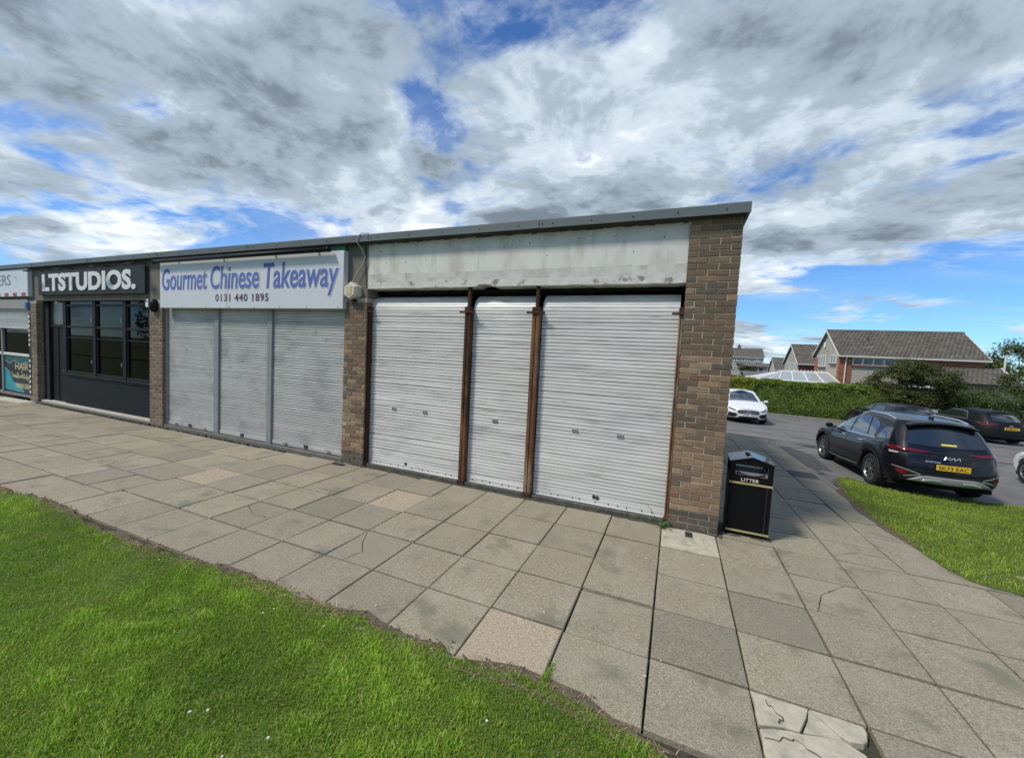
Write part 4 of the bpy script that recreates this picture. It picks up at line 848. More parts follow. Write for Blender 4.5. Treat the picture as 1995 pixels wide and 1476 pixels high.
class Car:
    def __init__(s, root, S, pm):
        s.root = root; s.S = S; s.pm = pm; s.build()
    def build(s):
        S = s.S; nx, nz, ny = 84, 12, 14; xr = smoothtab(S['xr']); xf = smoothtab(S['xf']); zt = smoothtab(S['zt'], k=.02)
        R = S['arch']; wb = S['wb']; sill = S['sill']; W = S['W']
        wt = [(0, .93), (.08, .97), (.25, 1.0), (.5, 1.005), (.72, .995), (.88, .965), (.96, .93), (1, .875)]
        xm0, xm1 = interp(xr, .6), interp(xf, .6)
        us = [0, .003, .007, .012, .018, .025]+list(np.linspace(.035, .965, nx-7))+[.975, .982, .988, .993, .997, 1]
        def plan(u):
            e = S.get('round', .13); d = min(u, 1-u); t = min(d/e, 1); p = S.get('plan', .80); return p+(1-p)*(1-(1-t)**4)
        def zlow(x):
            b = sill+(.10*max(0, (xm0+.55-x))/.55 if x < xm0+.55 else 0)+(.05*max(0, (x-xm1+.5))/.5)
            for c in (0, wb):
                d = abs(x-c)
                if d < R: b = max(b, S['wr']+math.sqrt(R*R-d*d)*.98)
            return b
        def pt(u, t, k=None, side=None):
            x = xm0+(xm1-xm0)*u; top = interp(zt, x); lo = zlow(x); z = lo+(top-lo)*t
            X = interp(xr, z)*(1-u)+interp(xf, z)*u; wv = W*interp(wt, t if lo < .5 else max(t, .12))*plan(u); return X, wv, z
        nu = len(us); mb = MB(); rows = [i/nz for i in range(nz+1)]
        for sg in (1, -1): mb.grid([[(lambda q: (q[0], sg*q[1], q[2]))(pt(u, t)) for t in rows] for u in us])
        ks = np.linspace(-1, 1, ny+1)
        mb.grid([[(lambda q, k: (q[0], q[1]*k, q[2]+S.get('crown', .05)*(1-k*k)*min(1, 6*min(u, 1-u)+.15)))(pt(u, 1), k) for k in ks] for u in us])
        mb.grid([[(lambda q, k: (q[0], q[1]*k, q[2]))(pt(u, 0), k) for k in ks] for u in us])
        for u, sg in ((0, -1), (1, 1)):
            mb.grid([[(lambda q, k: (q[0]+sg*S.get('bulge', .07)*(1-k*k), q[1]*k, q[2]+(S.get('crown', .05)*(1-k*k)*.15 if t == 1 else 0)))(pt(u, t), k) for k in ks] for t in rows])
        s.body = s.finish(mb, 'body', s.pm)
        # cabin
        C = S['cab']; mb = MB(); nu2, nt2 = 30, 10
        gr = smoothtab(C['xr']); gf = smoothtab(C['xf']); ww = smoothtab(C['w']); zr = smoothtab(C['roof'], k=.05); zb = C['zb']
        zmax = max(b for a, b in C['roof'])
        def cp(u, t, k=None):
            # nominal height then squash by roof line
            z = zb+(zmax-zb)*t; x = interp(gr, z)*(1-u)+interp(gf, z)*u; top = interp(zr, x); zz = min(z, zb+(top-zb)*(t if t < 1 else 1))
            zz = zb+(top-zb)*t; d = min(u, 1-u); pl = C.get('plan', .86)+(1-C.get('plan', .86))*(1-(1-min(d/.16, 1))**3.5)
            return x, interp(ww, z)*pl, zz
        uu = [0, .01, .02, .033]+list(np.linspace(.05, .95, nu2))+[.967, .98, .99, 1]; tt = [i/nt2 for i in range(nt2+1)]
        for sg in (1, -1): mb.grid([[(lambda q: (q[0], sg*q[1], q[2]))(cp(u, t)) for t in tt] for u in uu])
        mb.grid([[(lambda q: (q[0], q[1]*k, q[2]+.055*(1-k*k)))(cp(u, 1)) for k in ks] for u in uu])
        for u, sg in ((0, -1), (1, 1)): mb.grid([[(lambda q, k: (q[0]+sg*C.get('bulge', .09)*(1-k*k), q[1]*k, q[2]+(.055*(1-k*k) if t == 1 else 0)))(cp(u, t), k) for k in ks] for t in tt])
        s.cabin = s.finish(mb, 'roof', s.pm)
        V = [v.co.copy() for o in (s.body, s.cabin) for v in o.data.vertices]; n1 = len(s.body.data.vertices)
        F = [tuple(p.vertices) for p in s.body.data.polygons]+[tuple(i+n1 for i in p.vertices) for p in s.cabin.data.polygons]
        s.bvh = BVHTree.FromPolygons(V, F)
        MB().box(xm0+.25, xm1-.3, -W+.12, W-.12, sill-.03, sill+.30).build('underbody', m_under, s.root)
        for c in (0, wb): MB().box(c-R-.02, c+R+.02, -W+.16, W-.16, sill, S['wr']+R-.04).build('wheel_housing', m_under, s.root)
        s.wheels()
    def finish(s, mb, name, m):
        o = mb.build(name, m, s.root, True); bm = bmesh.new(); bm.from_mesh(o.data); bmesh.ops.remove_doubles(bm, verts=bm.verts, dist=.0008); bmesh.ops.recalc_face_normals(bm, faces=bm.faces)
        bm.to_mesh(o.data); bm.free(); o.data.shade_smooth()
        try: o.data.set_sharp_from_angle(angle=rad(48))
        except Exception: pass
        return o
    def cast(s, d, a, b):
        if d == 'L': o, v = Vector((a, 3, b)), Vector((0, -1, 0))
        elif d == 'R': o, v = Vector((a, -3, b)), Vector((0, 1, 0))
        elif d == 'B': o, v = Vector((-5, a, b)), Vector((1, 0, 0))
        elif d == 'F': o, v = Vector((9, a, b)), Vector((-1, 0, 0))
        else: o, v = Vector((a, b, 4)), Vector((0, 0, -1))
        h = s.bvh.ray_cast(o, v); return h[0], v
    def patch(s, name, d, lower, upper, m, off=.005, n=14, nv=5, th=0.0, parent=None):
        """sheet between two polylines given in the view d, laid on the skin"""
        def res(pl, n):
            P = np.array(pl, float); seg = np.r_[0, np.cumsum(np.hypot(*np.diff(P, axis=0).T))]; t = np.linspace(0, seg[-1], n+1); return np.c_[np.interp(t, seg, P[:, 0]), np.interp(t, seg, P[:, 1])]
        Lo, Up = res(lower, n), res(upper, n); G = []; last = None
        for i in range(n+1):
            row = []
            for j in range(nv+1):
                q = Lo[i]+(Up[i]-Lo[i])*j/nv; h, v = s.cast(d, q[0], q[1])
                if h is None: h = last if last is not None else Vector((0, 0, .5))
                last = h.copy(); row.append(tuple(h-v*off))
            G.append(row)
        o = MB().grid(G).build(name, m, parent or s.root, True)
        if th: md = o.modifiers.new('t', 'SOLIDIFY'); md.thickness = th; md.offset = -1
        return o
    def strip(s, name, d, pts, h, m, off=.008, n=24, th=.0, parent=None, vert=True):
        lo = [(a, b-h/2) if vert else (a-h/2, b) for a, b in pts]; up = [(a, b+h/2) if vert else (a+h/2, b) for a, b in pts]; return s.patch(name, d, lo, up, m, off, n, 1, th, parent)
    def mirror(s, fn, name, d, *a, **k):
        """same patch on both flanks"""
        getattr(s, fn)(name, 'L', *a, **k); getattr(s, fn)(name, 'R', *a, **k)
    def wheels(s):
        S = s.S; r = S['wr']; wt = S['wt']
        def lathe(prof, n=28):
            mb = MB(); mb.grid([[(q*math.cos(t), y, q*math.sin(t)) for q, y in prof] for t in np.linspace(0, 2*math.pi, n+1)]); return mb
        tm = lathe([(r*.66, .02), (r*.70, .0), (r*.90, -.005), (r*.985, .025), (r, .06), (r, wt-.05), (r*.96, wt), (r*.66, wt)]).mesh('wheel', m_tyre, True)
        rr = r*.69; mb = lathe([(rr*1.0, .012), (rr*.95, .004), (rr*.90, .03), (rr*.88, .10)])
        for i in range(5):
            a = i*2*math.pi/5+.3
            for da, wd in ((.17, .075), (-.17, .075)):
                a1, a2 = a+da*.35, a+da*1.5; p = [(rr*.14, a1-.5*wd), (rr*.14, a1+.5*wd)]; q0 = (rr*.12*math.cos(a1), rr*.12*math.sin(a1)); q1 = (rr*.96*math.cos(a2), rr*.96*math.sin(a2)); dx, dz = q1[0]-q0[0], q1[1]-q0[1]; l = math.hypot(dx, dz); nx_, nz_ = -dz/l*r*.036, dx/l*r*.036
                vs = [(q0[0]+nx_, .012, q0[1]+nz_), (q0[0]-nx_, .012, q0[1]-nz_), (q1[0]-nx_*.9, .008, q1[1]-nz_*.9), (q1[0]+nx_*.9, .008, q1[1]+nz_*.9)]; mb.add(vs+[(x, .05, z) for x, y, z in vs], [(0, 1, 2, 3), (4, 7, 6, 5), (0, 4, 5, 1), (1, 5, 6, 2), (2, 6, 7, 3), (3, 7, 4, 0)])
        mb.cyl((0, .004, 0), (0, .05, 0), rr*.17, rr*.2, 14); rm = mb.mesh('rim', S.get('alloy', m_alloy)); dk = MB().cyl((0, .06, 0), (0, .09, 0), rr*.9, rr*.9, 24).mesh('brake_disc', m_alloy_dk)
        for x in (0, S['wb']):
            for sg in (1, -1):
                y = sg*(S['W']-.015); o = link('wheel', tm, s.root, (x, y, r), (0, 0, math.pi if sg > 0 else 0)); link('rim', rm, o); link('brake_disc', dk, o)
    def plate(s, d, a, b, text, m, z=None, wd=.52, h=.111, tilt=0.0):
        p, v = s.cast(d, a, b); x = p.x-v.x*.02; sg = -v.x; y0 = p.y
        o = MB().box(-.008, .008, -wd/2, wd/2, -h/2, h/2, .004).build('number_plate', m, s.root, loc=(x, a, b), rot=(0, tilt*sg, 0))
        lx = sg*.0095; f = (lambda q, z_: (lx, -q, z_)) if sg < 0 else (lambda q, z_: (lx, q, z_))
        if text: lettering('plate_lettering', text, f, -wd*.44, wd*.44, -.038, .038, m_pk, o, bold=.012)
        else: scribble('plate_lettering', -wd*.42, wd*.42, -.036, .036, f, m_pk, o, 8, tuple(range(8)))
        return o

def pose(root, x, y, z, yaw, pitch=0): root.location = (x, y, z); root.rotation_euler = (0, -pitch, yaw)
# ---- dark SUV parked nose-in
SUV = dict(xr=[(.2, -.72), (.34, -.86), (.45, -.89), (.62, -.885), (.78, -.86), (.95, -.80), (1.1, -.74)], xf=[(.2, 3.34), (.4, 3.46), (.6, 3.49), (.8, 3.46), (.92, 3.36), (1.02, 3.2)],
    zt=[(-.95, 1.06), (-.3, 1.085), (.4, 1.06), (1.2, 1.02), (2.0, 1.0), (2.35, 1.03), (2.7, 1.02), (3.1, .965), (3.4, .88), (3.6, .80)], W=.93, sill=.255, wb=2.68, arch=.425, wr=.362, wt=.235, crown=.07, bulge=.10, round=.16, plan=.70,
    cab=dict(zb=.97, xr=[(.97, -.80), (1.15, -.70), (1.4, -.56), (1.62, -.42)], xf=[(.97, 2.50), (1.1, 2.25), (1.3, 1.85), (1.5, 1.42), (1.6, 1.15)], w=[(.97, .865), (1.2, .80), (1.4, .72), (1.56, .645), (1.62, .60)], roof=[(-.6, 1.50), (-.4, 1.545), (.3, 1.595), (1.0, 1.60), (1.5, 1.575), (2.6, 1.55)], plan=.80, bulge=.09))
kia = thing('parked_suv', 'dark navy five door SUV with yellow plate parked beyond the side lawn', 'car')
pose(kia, 4.521, 6.079, -.454, rad(92.8), -.016)
K = Car(kia, SUV, paint('navy_paint', (.005, .006, .010)))
P_ = K.patch
P_('rear_window', 'B', [(-.62, 1.125), (-.3, 1.10), (.3, 1.10), (.62, 1.125)], [(-.52, 1.43), (-.25, 1.46), (.25, 1.46), (.52, 1.43)], m_carglass, .006)
K.patch('tailgate_line', 'B', [(-.70, .93), (0, .90), (.70, .93)], [(-.70, .945), (0, .915), (.70, .945)], m_clad, .004)
for sg in (1, -1):
    P_('tail_light', 'B', [(sg*.28, .995), (sg*.5, .965), (sg*.84, .955)], [(sg*.28, 1.003), (sg*.5, 1.02), (sg*.84, 1.04)], m_tail, .010)
    P_('tail_light_trim', 'B', [(sg*.76, .90), (sg*.86, .895)], [(sg*.76, .925), (sg*.86, .935)], m_white_l, .010)
    K.strip('reflector_trim', 'B', [(sg*.85, .64), (sg*.72, .61), (sg*.52, .55), (sg*.47, .525)], .016, m_chrome, .012); K.strip('reflector_trim', 'B', [(sg*.70, .46), (sg*.6, .49), (sg*.47, .52)], .016, m_chrome, .012)
    P_('reflector', 'B', [(sg*.80, .53), (sg*.70, .475)], [(sg*.80, .615), (sg*.64, .57)], m_tail, .010)
for d in 'LR':
    P_('tail_light', d, [(-.76, .965), (-.55, .985), (-.48, 1.0)], [(-.76, 1.04), (-.55, 1.035), (-.48, 1.015)], m_tail, .008)
P_('light_bar', 'B', [(-.32, .982), (0, .975), (.32, .982)], [(-.32, 1.0), (0, .995), (.32, 1.0)], m_clad, .008)
# dark lower bumper and silver skid plate
P_('bumper_cladding', 'B', [(-.72, .375), (-.4, .37), (.4, .37), (.72, .375)], [(-.82, .62), (-.5, .56), (.5, .56), (.82, .62)], m_clad, .006, 20)
m_skid = mat('skid_silver', (.30, .31, .29), .4, .25, var=.05, space='obj')
P_('skid_plate', 'B', [(-.66, .385), (-.4, .375), (.4, .375), (.66, .385)], [(-.46, .50), (-.36, .52), (.36, .52), (.46, .50)], m_skid, .022, 22, 5, .02)
for sg in (1, -1): P_('exhaust_trim', 'B', [(sg*.16, .425), (sg*.3, .425), (sg*.46, .39)], [(sg*.16, .455), (sg*.30, .465), (sg*.44, .435)], m_chrome, .030, 12, 3, .012)
for d in 'LR':
    # side glass, pillars left in body colour
    P_('side_window', d, [(2.02, 1.085), (1.28, 1.07)], [(1.50, 1.44), (1.40, 1.47), (1.24, 1.505)], m_carglass, .006); P_('side_window', d, [(1.19, 1.07), (.42, 1.09)], [(1.15, 1.51), (.85, 1.525), (.62, 1.51)], m_carglass, .006)
    P_('quarter_window', d, [(.36, 1.095), (.12, 1.11)], [(.55, 1.505), (.40, 1.49), (.22, 1.44), (.10, 1.36)], m_carglass, .006); P_('quarter_window', d, [(-.02, 1.115), (-.20, 1.12), (-.46, 1.135)], [(-.06, 1.30), (-.18, 1.37), (-.34, 1.385), (-.42, 1.36)], m_carglass, .006)
    K.strip('window_trim', d, [(2.12, 1.065), (1.3, 1.05), (.6, 1.065), (.06, 1.09)], .018, m_chrome, .009, 30); K.strip('sill_trim', d, [(2.18, .33), (1.4, .33), (.52, .37)], .018, m_chrome, .030, 24)
    P_('sill_cladding', d, [(2.24, .262), (.44, .262)], [(2.24, .36), (.44, .38)], m_clad, .014, 26)
    for c in (0, 2.68):
        ar = np.linspace(-.15, math.pi+.15, 27); P_('arch_cladding', d, [(c+.432*math.cos(t), .362+.415*math.sin(t)) for t in ar], [(c+.505*math.cos(t), .362+.49*math.sin(t)) for t in ar], m_clad, .010, 40, 2, .012)
    K.strip('door_gap', d, [(1.22, .40), (1.26, .75), (1.24, 1.04)], .008, m_under, .003, 12, vert=False); K.strip('door_gap', d, [(.42, .80), (.30, .95), (.24, 1.06)], .008, m_under, .003, 12, vert=False); K.strip('door_gap', d, [(2.2, .40), (2.22, .75), (2.12, 1.0)], .008, m_under, .003, 12, vert=False)
    for hx in (1.38, .46): K.strip('door_handle', d, [(hx, .955), (hx+.19, .945)], .026, m_chrome, .022, 8, .014)
    P_('headlight', d, [(3.36, .70), (3.08, .80)], [(3.34, .78), (3.08, .84)], m_white_l, .006)
    sgn = 1 if d == 'L' else -1; mb = MB().box(2.02, 2.16, sgn*.93 if sgn > 0 else -1.08, 1.08 if sgn > 0 else -.93, 1.03, 1.15, .03); mb.box(2.04, 2.12, min(sgn*.84, sgn*.95), max(sgn*.84, sgn*.95), 1.03, 1.07, .01); mb.build('door_mirror', K.pm, kia)
    h0 = [K.cast('T', x, sgn*.60)[0] for x in (1.25, .9, .5, .1, -.2)]; MB().tube([tuple(p+Vector((0, 0, .0 if i in (0, 4) else .03))) for i, p in enumerate(h0)], .016, 8).build('roof_rail', m_chrome, kia)
P_('windscreen', 'T', [(2.34, -.66), (2.36, 0), (2.34, .66)], [(1.42, -.54), (1.36, 0), (1.42, .54)], m_carglass, .006); P_('bonnet_edge', 'F', [(-.7, .74), (0, .72), (.7, .74)], [(-.7, .80), (0, .79), (.7, .80)], m_clad, .006)
sp = [K.cast('T', -.42, y)[0] for y in np.linspace(-.56, .56, 9)]
mb = MB(); mb.grid([[(p.x, p.y, p.z+.006) for p in sp], [(p.x-.15+.03*(abs(p.y)/.6)**2, p.y*1.03, p.z-.018) for p in sp], [(p.x-.235+.05*(abs(p.y)/.6)**2, p.y*1.04, p.z-.045) for p in sp], [(p.x-.16, p.y*1.03, p.z-.07) for p in sp], [(p.x+.02, p.y, p.z-.03) for p in sp]]); fix(mb.build('spoiler', K.pm, kia, True))
h = K.cast('T', -.12, 0)[0]; MB().prism([(0, 0), (-.16, 0), (-.145, .055), (-.10, .06)], lambda a, b, d: (h.x+a+.05, h.y+d, h.z+b-.004), -.02, .02).build('shark_fin', K.pm, kia)
K.plate('B', 0, .715, 'SK73 EAC', m_yel)
def rear_lettering(car, root, name, s, y0, y1, z0, z1, m, off=.008, **k):
    p, v = car.cast('B', (y0+y1)/2, (z0+z1)/2); pz, _ = car.cast('B', (y0+y1)/2, z1); tl_ = (pz.x-p.x)/max(z1-(z0+z1)/2, .001)
    return lettering(name, s, lambda a, b: (car.cast('B', -a, b)[0].x-off, -a, b), -y0, -y1, z0, z1, m, root, **k)
# maker's mark as angular strokes, model name as a small bright script
mk_ = [[(0, 0), (0, 1)], [(0, .35), (.55, 1)], [(.28, .55), (.62, 0)], [(.62, 0), (1.15, 1)], [(1.15, 1), (1.15, 0)], [(1.15, 0), (1.7, 1)], [(1.7, 1), (2.05, 1)], [(2.05, 1), (2.05, 0)]]
mk_ = [[(0, 0), (.30, 1)], [(.18, .38), (.95, 1)], [(.45, .55), (.75, 0)], [(.75, 0), (1.45, 1)], [(1.45, 1), (1.45, .0)], [(1.45, .0), (2.25, 1)], [(2.25, 1), (2.25, 0)]]
mb = MB()
for (a, b), (c, d) in mk_:
    q = [(-(a/2.25*.24-.12), .872+b*.05), (-(c/2.25*.24-.12), .872+d*.05)]; pts = [K.cast('B', y, z)[0]+Vector((-.010, 0, 0)) for y, z in q]; mb.cyl(pts[0], pts[1], .008, .008, 6)
mb.build('maker_badge', m_chrome, kia)
rear_lettering(K, kia, 'model_badge', 'SPORTAGE', .40, .18, .795, .823, m_chrome, bold=.02)
P_('window_sticker', 'B', [(-.13, 1.135), (.11, 1.135)][::-1], [(-.13, 1.165), (.11, 1.165)][::-1], mat('sticker_yellow', (.75, .62, .12), .5, var=.05, space='obj'), .010)

# ---- hatchbacks
HAT = dict(xr=[(.2, -.66), (.35, -.76), (.5, -.78), (.7, -.76), (.9, -.70), (1.0, -.66)], xf=[(.15, 3.36), (.3, 3.50), (.5, 3.53), (.65, 3.50), (.78, 3.40), (.9, 3.2)],
    zt=[(-.85, .97), (-.3, .985), (.4, .96), (1.4, .93), (2.1, .92), (2.4, .95), (2.8, .90), (3.2, .80), (3.45, .70), (3.6, .66)], W=.89, sill=.20, wb=2.73, arch=.375, wr=.325, wt=.22, crown=.065, bulge=.14, round=.22, plan=.66,
    cab=dict(zb=.88, xr=[(.88, -.68), (1.05, -.58), (1.25, -.42), (1.42, -.20)], xf=[(.88, 2.48), (1.0, 2.2), (1.2, 1.78), (1.34, 1.40), (1.42, 1.1)], w=[(.88, .815), (1.08, .76), (1.28, .675), (1.4, .60), (1.44, .56)], roof=[(-.6, 1.30), (-.3, 1.345), (.4, 1.385), (1.0, 1.385), (1.5, 1.36), (2.6, 1.33)], plan=.80, bulge=.10))
def hatch_glass(C, root, chrome=True):
    for d in 'LR':
        C.patch('side_window', d, [(2.0, .985), (1.28, .97)], [(1.52, 1.25), (1.36, 1.285), (1.22, 1.30)], m_carglass, .006); C.patch('side_window', d, [(1.19, .97), (.28, .99)], [(1.14, 1.305), (.7, 1.305), (.42, 1.27)], m_carglass, .006)
        if chrome:
            C.strip('window_trim', d, [(2.08, .97), (1.2, .955), (.22, .975)], .018, m_chrome, .009); C.strip('window_trim', d, [(1.95, 1.05), (1.5, 1.275), (1.2, 1.325), (.7, 1.325), (.4, 1.29), (.22, 1.0)], .020, m_chrome, .009, 34)
        C.patch('sill_cladding', d, [(2.3, .205), (.40, .205)], [(2.3, .26), (.40, .27)], m_clad, .008, 20)
        C.strip('door_gap', d, [(1.24, .33), (1.27, .65), (1.24, .94)], .008, m_under, .003, 12, vert=False); C.strip('door_gap', d, [(.36, .70), (.26, .85), (.22, .96)], .008, m_under, .003, 12, vert=False)
        for hx in (1.42, .50): C.strip('door_handle', d, [(hx, .83), (hx+.18, .825)], .022, C.pm, .020, 8, .012)
        sgn = 1 if d == 'L' else -1; mb = MB().box(2.0, 2.13, min(sgn*.90, sgn*1.06), max(sgn*.90, sgn*1.06), .93, 1.04, .03); mb.box(2.03, 2.10, min(sgn*.78, sgn*.92), max(sgn*.78, sgn*.92), .93, .97, .01); mb.build('door_mirror', C.pm, root)
    C.patch('windscreen', 'T', [(2.34, -.64), (2.40, 0), (2.34, .64)], [(1.42, -.50), (1.34, 0), (1.42, .50)], m_carglass, .006)
    C.patch('rear_window', 'B', [(-.50, 1.02), (0, 1.0), (.50, 1.02)], [(-.42, 1.27), (0, 1.30), (.42, 1.27)], m_carglass, .006)
def hatch_tail(C, root, plate=True, badge=True):
    for sg in (1, -1): C.patch('tail_light', 'B', [(sg*.40, .845), (sg*.80, .80)], [(sg*.40, .885), (sg*.82, .92)], m_tail, .008)
    for d in 'LR': C.patch('tail_light', d, [(-.64, .81), (-.36, .86)], [(-.64, .92), (-.36, .89)], m_tail, .008)
    C.patch('bumper_cladding', 'B', [(-.58, .26), (.58, .26)], [(-.64, .40), (.64, .40)], m_clad, .006, 16)
    if plate: C.plate('B', 0, .72, None, m_yel)
    if badge: C.patch('maker_badge', 'B', [(.06, .835), (-.06, .835)], [(.06, .855), (-.06, .855)], m_chrome, .010, 8, 2)
    sp = [C.cast('T', -.28, y)[0] for y in np.linspace(-.48, .48, 7)]
    fix(MB().grid([[(p.x, p.y, p.z+.005) for p in sp], [(p.x-.20+.05*(abs(p.y)/.5)**2, p.y*1.03, p.z-.03) for p in sp], [(p.x-.12, p.y*1.02, p.z-.055) for p in sp], [(p.x+.02, p.y, p.z-.03) for p in sp]]).build('spoiler', C.pm, root, True))
def hatch_face(C, root, text, star=True):
    f = lambda *a, **k: C.patch(a[0], 'F', *a[1:], **k)
    f('grille', [(-.46, .54), (-.38, .48), (0, .46), (.38, .48), (.46, .54)], [(-.46, .555), (-.38, .635), (0, .66), (.38, .635), (.46, .555)], m_clad, .008, 24)
    for sg in (1, -1):
        f('headlight', [(sg*.49, .585), (sg*.62, .60), (sg*.77, .655)], [(sg*.49, .62), (sg*.62, .665), (sg*.77, .72)], mat('headlight_dark', (.05, .055, .06), .08, .2, var=.2, scale=30, space='obj', coat=.8), .008)
        f('air_intake', [(sg*.42, .41), (sg*.54, .30), (sg*.79, .29)], [(sg*.42, .43), (sg*.54, .485), (sg*.78, .50)], m_clad, .008)
        C.strip('grille_bar', 'F', [(sg*.09, .548), (sg*.36, .555)], .014, m_chrome, .016)
    f('lower_intake', [(-.44, .255), (0, .25), (.44, .255)], [(-.36, .345), (0, .40), (.36, .345)], m_clad, .008)
    if star:
        c, v = C.cast('F', 0, .548); c = c+Vector((.018, 0, 0)); mb = MB(); ring = [c+Vector((0, .085*math.cos(t), .085*math.sin(t))) for t in np.linspace(0, 2*math.pi, 25)]; mb.tube([tuple(p) for p in ring], .009, 6)
        for k in range(3): t = math.pi/2+k*2*math.pi/3; mb.cyl(tuple(c), tuple(c+Vector((0, .08*math.cos(t), .08*math.sin(t)))), .016, .004, 6)
        mb.build('star_badge', m_chrome, root)
    C.plate('F', 0, .415, text, m_pw)
me_ = thing('white_hatchback', 'white hatchback facing the camera on the road before the hedge', 'car')
yaw = rad(-88.3); fx, fy = 2.57-3.60*math.cos(yaw), 15.52-3.60*math.sin(yaw); pose(me_, fx, fy, -.555, yaw)
M_ = Car(me_, HAT, paint('white_paint', (.76, .77, .77))); hatch_glass(M_, me_, False); hatch_face(M_, me_, 'W88 LTM'); hatch_tail(M_, me_)
au = thing('black_hatchback', 'black hatchback with chrome window line and yellow plate by bushes', 'car'); yaw = rad(98.7)
pose(au, 12.93+.88*math.cos(yaw), 18.67+.88*math.sin(yaw), -.76, yaw)
A_ = Car(au, HAT, paint('black_paint', (.008, .008, .009))); hatch_glass(A_, au, True); hatch_tail(A_, au)
b3 = thing('dark_estate_car', 'dark car mostly hidden behind the navy SUV, only its roof showing', 'car'); yaw = rad(97)
pose(b3, 8.95, 17.3, z_plane(9, 17)-.0, yaw)
B_ = Car(b3, HAT, paint('charcoal_paint', (.014, .016, .020))); hatch_glass(B_, b3, False); hatch_tail(B_, b3)
w2 = thing('white_small_car', 'white small car cut by the right edge, front wheel showing', 'car'); yaw = rad(93)
pose(w2, 8.80, 6.16, z_plane(8.6, 7), yaw)
W_ = Car(w2, HAT, paint('white_paint_cool', (.70, .74, .75))); hatch_glass(W_, w2, False); hatch_tail(W_, w2, False, False)

# ================================================================ houses beyond the road
m_harl = mat('roughcast', (.40, .365, .305), .95, var=.08, scale=3, bump=.4, bscale=30); m_harl2 = mat('grey_roughcast', (.40, .385, .36), .95, var=.08, scale=2, bump=.3, bscale=20)
m_tile = mat('roof_tile', (.115, .10, .082), .9, var=.22, scale=3, col2=(.17, .155, .115), t2=.62, s2=1.4, island=.2, bump=.2); m_tile2 = mat('roof_tile_grey', (.12, .112, .10), .9, var=.2, scale=2, island=.15)
m_hbrick = mat('house_brick', (.30, .125, .075), .9, var=.3, scale=10, bump=.3, bscale=25, island=.25); m_upvc = mat('window_white', (.74, .74, .72), .5, var=.04); m_hglass = mat('house_glass', (.06, .075, .08), .06, var=.3, scale=1.5, spec=.7)
m_gut = mat('gutter_white', (.66, .65, .62), .5, var=.06); m_sillr = mat('sill_red', (.16, .055, .04), .85)
def tiles(mb, x0, x1, y0, z0, y1, z1, n, tw=.32):
    """rows of overlapping tiles from eave (y0,z0) up to ridge (y1,z1)"""
    dy, dz = (y1-y0)/n, (z1-z0)/n; L_ = math.hypot(dy, dz); ny_, nz_ = -dz/L_, dy/L_
    if nz_ < 0: ny_, nz_ = -ny_, -nz_
    for r in range(n):
        x = x0-(tw/2 if r % 2 else 0)
        while x < x1:
            a, b = max(x, x0), min(x+tw-.012, x1)
            if b-a > .03:
                ya, za = y0+dy*r, z0+dz*r; yb, zb_ = y0+dy*(r+1.12), z0+dz*(r+1.12); m = a+(b-a)*.5; up0 = .05+random.gauss(0, .004); h = .03
                mb.add([(a, ya+ny_*up0, za+nz_*up0), (m, ya+ny_*(up0+h), za+nz_*(up0+h)), (b, ya+ny_*up0, za+nz_*up0), (a, yb+ny_*.015, zb_+nz_*.015), (m, yb+ny_*(.015+h), zb_+nz_*(.015+h)), (b, yb+ny_*.015, zb_+nz_*.015), (a, ya, za), (m, ya, za), (b, ya, za)], [(0, 1, 4, 3), (1, 2, 5, 4), (6, 7, 1, 0), (7, 8, 2, 1)])
            x += tw
def window(par, mode, c, a0, a1, z0, z1, n, sill=True, fr=.07):
    """mode 'y': wall facing -Y at y=c, a along x; mode 'x': wall facing -X at x=c, a along y"""
    f = (lambda a, z, d: (a, c-d, z)) if mode == 'y' else (lambda a, z, d: (c-d, a, z))
    def bx_(a, b, z0, z1, d0, d1):
        p, q = f(a, z0, d0), f(b, z1, d1); return MB().box(min(p[0], q[0]), max(p[0], q[0]), min(p[1], q[1]), max(p[1], q[1]), z0, z1)
    wn_ = bx_(a0, a1, z0, z1, -.02, .02).build('window', m_upvc, par)
    st = (a1-a0)/n
    for i in range(n): bx_(a0+i*st+fr, a0+(i+1)*st-fr, z0+fr, z1-fr, .021, .03).build('pane', m_hglass, wn_)
    for i in range(n+1): aa = a0+i*st; bx_(aa-fr*.5 if 0 < i < n else (aa if i == 0 else aa-fr), aa+fr*.5 if 0 < i < n else (aa+fr if i == 0 else aa), z0, z1, .022, .06).build('frame', m_upvc, wn_)
    for za, zb_ in ((z0, z0+fr), (z1-fr, z1)): bx_(a0+fr+.002, a1-fr-.002, za, zb_, .022, .055).build('frame', m_upvc, wn_)
    if sill: bx_(a0-.12, a1+.12, z0-.16, z0, .0, .14).build('sill', m_sillr, wn_)
    return wn_
